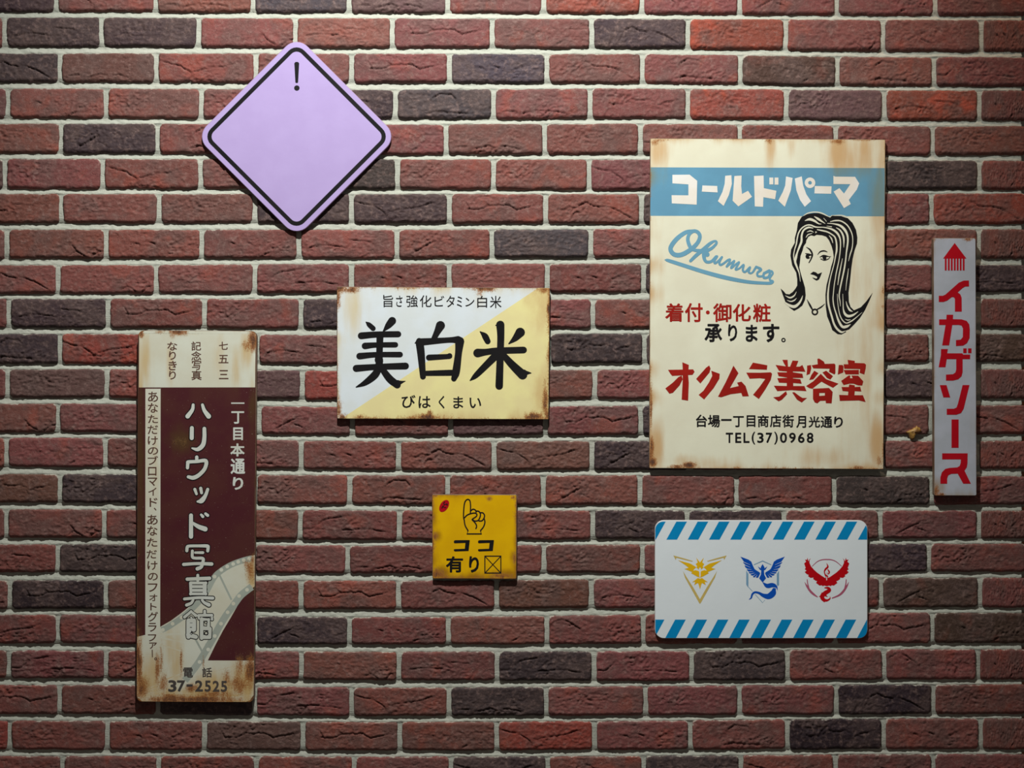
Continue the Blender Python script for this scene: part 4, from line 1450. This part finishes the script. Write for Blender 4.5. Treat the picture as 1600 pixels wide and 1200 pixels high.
s.art(a, 'lettering', SILVER, 'right-hand column of small off-white characters', 3)
a = Art().k(205, 945, 7.27)
for ch, x0, y0, x1, y1, of in [('電', 590, 712, 702, 826, .018), ('話', 806, 712, 918, 824, .018), ('3', 420, 855, 515, 990, .03), ('7', 520, 858, 612, 986, .03),
                               ('-', 628, 903, 698, 930, .0), ('2', 725, 858, 815, 986, .03), ('5', 835, 860, 905, 988, .03), ('2', 925, 862, 1002, 988, .03),
                               ('5', 1018, 864, 1090, 990, .03)]:
    a.g(ch, x0, y0, x1, y1, of)
s.art(a, 'lettering', DARKGREY, 'faded black telephone number', 3)

# ================================================================== small yellow sign
YEL = paint_mat('mustard_enamel', (0.72, 0.42, 0.002), (0.66, 0.37, 0.002), 0.42, (0.30, 0.125, 0.006), 0.15, spec=0.15)
yc = [(674.8, 772.4), (807.6, 772.8), (807.2, 904.8), (675.6, 904.2)]
s = Sign('pointing_sign', 'small square mustard yellow sign with a pointing hand', yc, 0.010, 2.5, YEL,
         lambda x, y: np.maximum(edges_fn(x, y, yc, (8, 8, 14, 12), (.7, .75, 1.0, .9), 12), spots(x, y, [(765, 779, 7, 6, .75), (683, 838, 10, 12, .8), (688, 895, 22, 14, .85), (790, 897, 26, 10, .8), (802, 870, 8, 16, .7)])),
         edge_mat=STEEL)
s.rust(lambda x, y: np.maximum(edges_fn(x, y, yc, (2.6, 3.0, 6.5, 4.5), (.5, .62, .75, .7), 15), spots(x, y, [
    (680, 774, 6, 4, .7), (765, 779, 6, 5, .5), (802, 777, 6, 5, .58), (680, 838, 6, 8, .62), (682, 898, 14, 10, .72), (785, 900, 20, 6, .7), (804, 872, 4, 14, .66), (677, 808, 3, 8, .6)])), rad=2.5)
a = Art().k(660, 765, 10)
w = 20
for q in [[(655, 480), (643, 430), (645, 330), (655, 230), (675, 175), (710, 152), (742, 175), (752, 240), (752, 300), (750, 362)],
          [(657, 440), (700, 398), (760, 374), (820, 366), (850, 385), (842, 418), (785, 458), (780, 472), (812, 505), (840, 545), (846, 580), (836, 608)],
          [(757, 330), (790, 306), (828, 320), (840, 352)], [(842, 334), (882, 340), (906, 380), (898, 435), (868, 482), (820, 490), (790, 474)],
          [(908, 360), (945, 364), (970, 400), (962, 445), (930, 486), (885, 490)], [(965, 450), (976, 510), (955, 580), (908, 640)],
          [(652, 470), (668, 560), (712, 640)]]:
    a.st([(x, y, w) for x, y in q])
a.st([(908, 640, w), (920, 692, w), (700, 692, w), (712, 640, w)], smooth=False)
s.art(a, 'hand_symbol', BLACK, 'black outline of a pointing hand', 3)
a = Art().k(660, 765, 10)
for dx in (0, 378):
    a.poly([(x + dx, y) for x, y in [(490, 812), (500, 794), (520, 790), (738, 788), (740, 800), (722, 958), (510, 966), (492, 955), (490, 936), (505, 930),
                                     (662, 924), (672, 832), (505, 838), (492, 828)]])
a.k(660, 820, 10)
a.g('有', 368, 492, 636, 745, 0.03).g('り', 728, 490, 884, 746, 0.035)
s.art(a, 'lettering', BLACK, 'black characters under the hand', 3)
a = Art().k(660, 820, 10)
a.rect(968, 481, 1234, 497).rect(968, 745, 1234, 761).rect(968, 490, 984, 755).rect(1218, 490, 1234, 755)
a.st([(980, 494, 13), (1222, 750, 13)], smooth=False).st([(1222, 494, 13), (980, 750, 13)], smooth=False)
s.art(a, 'crossed_box', BLACK, 'black outlined box with a cross', 3)
a = Art().k(680, 775, 40)
n = 30
q = []
for i in range(n):
    t = 2 * math.pi * i / n
    u, v_ = 420 * math.cos(t), 255 * math.sin(t)
    an = math.radians(-57)
    q.append((560 + u * math.cos(an) - v_ * math.sin(an), 620 + u * math.sin(an) + v_ * math.cos(an)))
a.poly(q)
s.art(a, 'red_oval', CRIMSON, 'small red oval mark', 3)
a = Art().k(680, 775, 40)
a.strokes([[G(590, 380, 60), G(540, 450, 60), G(580, 540, 55), G(740, 500, 60), G(740, 580, 70)], [G(560, 600, 40), G(480, 640, 60), G(425, 760, 70)],
           [G(480, 650, 50), G(560, 720, 50), G(660, 730, 70)]])
s.art(a, 'lettering', BLACK, 'tiny black mark in the red oval', 3.6)

# ================================================================== white and blue striped sign
WHITE = paint_mat('white_gloss_paint', (0.70, 0.765, 0.80), (0.69, 0.755, 0.79), 0.33)
CYAN = paint_mat('bright_blue_paint', (0.002, 0.235, 0.52), None, 0.4, spec=0.15)
wc = [(1023.2, 812.9), (1355.6, 812.9), (1355.6, 997.6), (1023.2, 997.6)]
s = Sign('emblem_sign', 'white rounded sign with blue diagonal stripes and three emblems', wc, 0.008, 14.0, WHITE,
         edge_mat=paint_mat('white_edge', (0.5, 0.5, 0.5), None, 0.5))


def rr(x0, y0, x1, y1, r, n=8):
    out = []
    for cx_, cy_, a0 in ((x1 - r, y0 + r, -90), (x1 - r, y1 - r, 0), (x0 + r, y1 - r, 90), (x0 + r, y0 + r, 180)):
        for j in range(n):
            t = math.radians(a0 + 90 * j / (n - 1))
            out.append((cx_ + r * math.cos(t), cy_ + r * math.sin(t)))
    return out


a = Art()
a.clip = rr(1024.0, 815.0, 1354.8, 996.8, 12.4)
for k_ in range(-1, 11):
    bx0 = 1041.2 + 33.25 * k_
    a.poly([(bx0 + 15.7, 814.8), (bx0 + 32.3, 814.8), (bx0 + 16.6, 843.2), (bx0, 843.2)])
s.art(a, 'striped_band', CYAN, 'upper band of blue diagonal stripes')
a = Art()
a.clip = rr(1024.0, 815.0, 1354.8, 996.8, 12.4)
for k_ in range(-1, 11):
    bx0 = 1039.2 + 33.3 * k_
    a.poly([(bx0 + 15.7, 968.1), (bx0 + 32.3, 968.1), (bx0 + 16.6, 997.4), (bx0, 997.4)])
s.art(a, 'striped_band', CYAN, 'lower band of blue diagonal stripes')
Y_A = paint_mat('emblem_yellow', (0.74, 0.45, 0.008), None, 0.4, spec=0.15)
Y_B = paint_mat('emblem_pale_yellow', (0.56, 0.43, 0.13), None, 0.35)
B_A = paint_mat('emblem_blue', (0.004, 0.08, 0.46), None, 0.4, spec=0.15)
B_B = paint_mat('emblem_pale_blue', (0.19, 0.36, 0.53), None, 0.35)
R_A = paint_mat('emblem_red', (0.48, 0.003, 0.008), None, 0.4, spec=0.12)
R_B = paint_mat('emblem_rose', (0.42, 0.10, 0.17), None, 0.35)
a = Art().k(1045, 855, 12.63)
a.mpoly([(615, 300), (540, 205), (570, 300), (530, 332), (560, 375), (545, 400), (590, 440), (604, 400), (615, 395)], 615)
a.mpoly([(180, 255), (300, 290), (400, 315), (440, 330), (545, 395), (500, 430), (482, 466), (525, 452), (590, 470), (602, 490), (602, 570),
         (615, 598), (560, 580), (440, 512), (462, 490), (310, 428), (392, 406), (330, 355)], 615)
a.mpoly([(615, 622), (575, 605), (530, 640), (460, 690), (520, 682), (500, 748), (575, 705), (590, 740), (614, 832)], 615)
s.art(a, 'emblem', Y_A, 'yellow winged emblem', 2)
a = Art().k(1045, 855, 12.63)
a.mpoly([(90, 162), (320, 225), (475, 272), (460, 285), (290, 245), (150, 208), (137, 252)], 615)
a.mpoly([(280, 470), (345, 580), (480, 790), (615, 1025), (615, 1120), (590, 1085), (320, 600)], 615)
s.art(a, 'emblem_frame', Y_B, 'pale yellow frame of the winged emblem', 1.5)
a = Art().k(1145, 855, 12.63)
a.mpoly([(150, 185), (310, 245), (365, 285), (400, 370), (430, 430), (470, 460), (530, 495), (540, 520), (500, 600), (465, 605), (450, 575),
         (430, 597), (400, 590), (402, 558), (380, 560), (350, 545), (352, 520), (315, 510), (318, 486), (290, 460), (272, 440), (292, 428), (250, 400), (232, 362), (248, 350), (200, 300), (222, 290)], 588)
a.mpoly([(588, 330), (550, 395), (560, 470), (555, 540), (520, 612), (588, 697)], 588)
a.mpoly([(495, 380), (550, 415), (572, 462), (530, 440)], 588)
a.strokes([[G(600, 702, 20), G(680, 762, 84), G(780, 748, 86), G(850, 780, 56), G(880, 855, 10)],
           [G(815, 835, 70), G(790, 910, 120), G(705, 970, 112), G(600, 950, 72), G(520, 905, 46), G(435, 890, 40), G(385, 930, 38),
            G(362, 1000, 30), G(322, 1030, 10)]])
s.art(a, 'emblem', B_A, 'blue winged emblem with a curling tail', 2)
a = Art().k(1145, 855, 12.63)
a.strokes([[G(420, 345, 14), G(588, 272, 20), G(755, 345, 14)], [G(285, 762, 12), G(388, 870, 8)], [G(440, 930, 10), G(588, 1095, 10), G(632, 1042, 8)]], smooth=False)
a.poly([(265, 455), (308, 530), (308, 765), (290, 768), (265, 740)]).poly([(912, 460), (912, 740), (890, 768), (868, 740), (868, 530)])
s.art(a, 'emblem_frame', B_B, 'pale blue frame of the winged emblem', 1.5)
a = Art().k(1145, 855, 12.63)
for m_ in (1, -1):
    f = lambda x: x if m_ == 1 else 1176 - x
    for q in [[(212, 292), (340, 345)], [(240, 352), (345, 398)], [(282, 432), (370, 440)], [(325, 486), (400, 480)], [(355, 530), (430, 505)],
              [(402, 570), (455, 530)], [(448, 590), (480, 548)]]:
        s.art(Art().k(1145, 855, 12.63).st([(f(q[0][0]), q[0][1], 9), (f(q[1][0]), q[1][1], 3)], smooth=False), 'feather_gap', WHITE, None, 2.5)
a.st([G(800, 800, 8), G(850, 808, 10), G(880, 860, 8)])
s.art(a, 'tail_gap', WHITE, None, 2.5)
a = Art().k(1245, 855, 12.63)
a.mpoly([(590, 640), (565, 610), (500, 570), (400, 500), (330, 435), (280, 375), (250, 310), (252, 255), (275, 215), (240, 250), (230, 280), (212, 205), (198, 250),
         (160, 243), (184, 285), (145, 320), (165, 380), (175, 400), (158, 435), (192, 462), (155, 490), (195, 530), (235, 545), (222, 570), (270, 605), (330, 598), (322, 625), (370, 660), (400, 668), (380, 705), (450, 757),
         (490, 750), (510, 768), (545, 755), (590, 770)], 590)
a.strokes([[G(590, 318, 8), G(612, 385, 34), G(570, 430, 36), G(545, 480, 24), G(560, 540, 26), G(592, 575, 48), G(592, 610, 50)],
           [G(612, 440, 18), G(640, 490, 30), G(618, 530, 14), G(592, 490, 8)],
           [G(552, 800, 20), G(615, 805, 50), G(642, 850, 70), G(560, 905, 84), G(500, 970, 86), G(530, 1035, 70), G(600, 1048, 42), G(655, 1012, 24), G(655, 975, 8)],
           [G(550, 925, 46), G(575, 960, 30), G(610, 975, 8)]])
a.poly([(500, 890), (478, 905), (510, 910)]).poly([(470, 950), (430, 975), (475, 985)]).poly([(505, 1060), (545, 1090), (560, 1060)]).poly([(640, 870), (650, 900), (672, 860)])
s.art(a, 'emblem', R_A, 'red winged flame emblem', 2)
a = Art().k(1245, 855, 12.63)
a.strokes([[G(305, 375, 12), G(400, 288, 16), G(490, 250, 20), G(590, 242, 22), G(690, 250, 20), G(780, 288, 16), G(880, 372, 12)],
           [G(155, 688, 5), G(200, 770, 34), G(270, 870, 44), G(340, 935, 38), G(405, 980, 20)], [G(205, 640, 18), G(215, 720, 22), G(235, 800, 26)],
           [G(1025, 688, 5), G(985, 770, 34), G(910, 880, 44), G(830, 950, 36), G(700, 1005, 22)], [G(975, 640, 18), G(968, 720, 22), G(950, 800, 26)]])
s.art(a, 'emblem_frame', R_B, 'rose ring around the flame emblem', 1.5)
a = Art().k(1245, 855, 12.63)
a.st([G(590, 590, 16), G(590, 645, 18)])
s.art(a, 'neck_gap', WHITE, None, 2.6)
s.art(Art().k(1245, 855, 12.63).st([G(590, 450, 10), G(582, 500, 24), G(600, 525, 10)]), 'flame_gap', WHITE, None, 2.6)

# ================================================================== lump of old glue on a brick
m, nt, b, out = new_mat('dried_glue')
g = N(nt)
co = g.coord()
nt.links.new(g.mix(g.ramp(g.noise(co, 120, 4), .4, .6), (0.34, 0.19, 0.035), (0.17, 0.075, 0.02)), b.inputs['Base Color'])
b.inputs['Roughness'].default_value = 0.5
nt.links.new(g.bump(g.noise(co, 300, 4), 0.6, 0.002), b.inputs['Normal'])
th = np.linspace(0, 2 * math.pi, 25)[:-1]
outl = [(1427, 688), (1423, 688), (1421, 682), (1418, 677), (1414, 675), (1419, 673), (1424, 671), (1428, 668), (1431, 667), (1432, 664), (1434, 667),
        (1437, 667), (1439, 671), (1441, 675), (1436, 676), (1431, 679), (1429, 684)]
ctr = np.array([1428.5, 675.0])
V, Q = [], []
rings = [(1.0, -4.5), (0.92, 1.6), (0.7, 3.2), (0.4, 4.0), (0.05, 4.2)]
base = P(1428, 676, 0)
for f, hh in rings:
    for p in outl:
        q = ctr + (np.array(p) - ctr) * f
        h = hh + (0.8 * math.sin(q[0] * 1.3) * math.cos(q[1] * 1.7) if hh > 0 else 0)
        V.append(Vector(((q[0] - 800) * S, -h * S, ZC - (q[1] - 600) * S)) - Vector(base))
nn = len(outl)
for i in range(len(rings) - 1):
    for j in range(nn):
        Q.append((i * nn + j, i * nn + (j + 1) % nn, (i + 1) * nn + (j + 1) % nn, (i + 1) * nn + j))
o = put('glue_lump', mesh_np('glue_lump', np.array(V), Q, m), None, base)
o['label'] = 'small lump of dried yellow-brown glue stuck on a brick left of the narrow arrow sign'
o['category'] = 'glue'
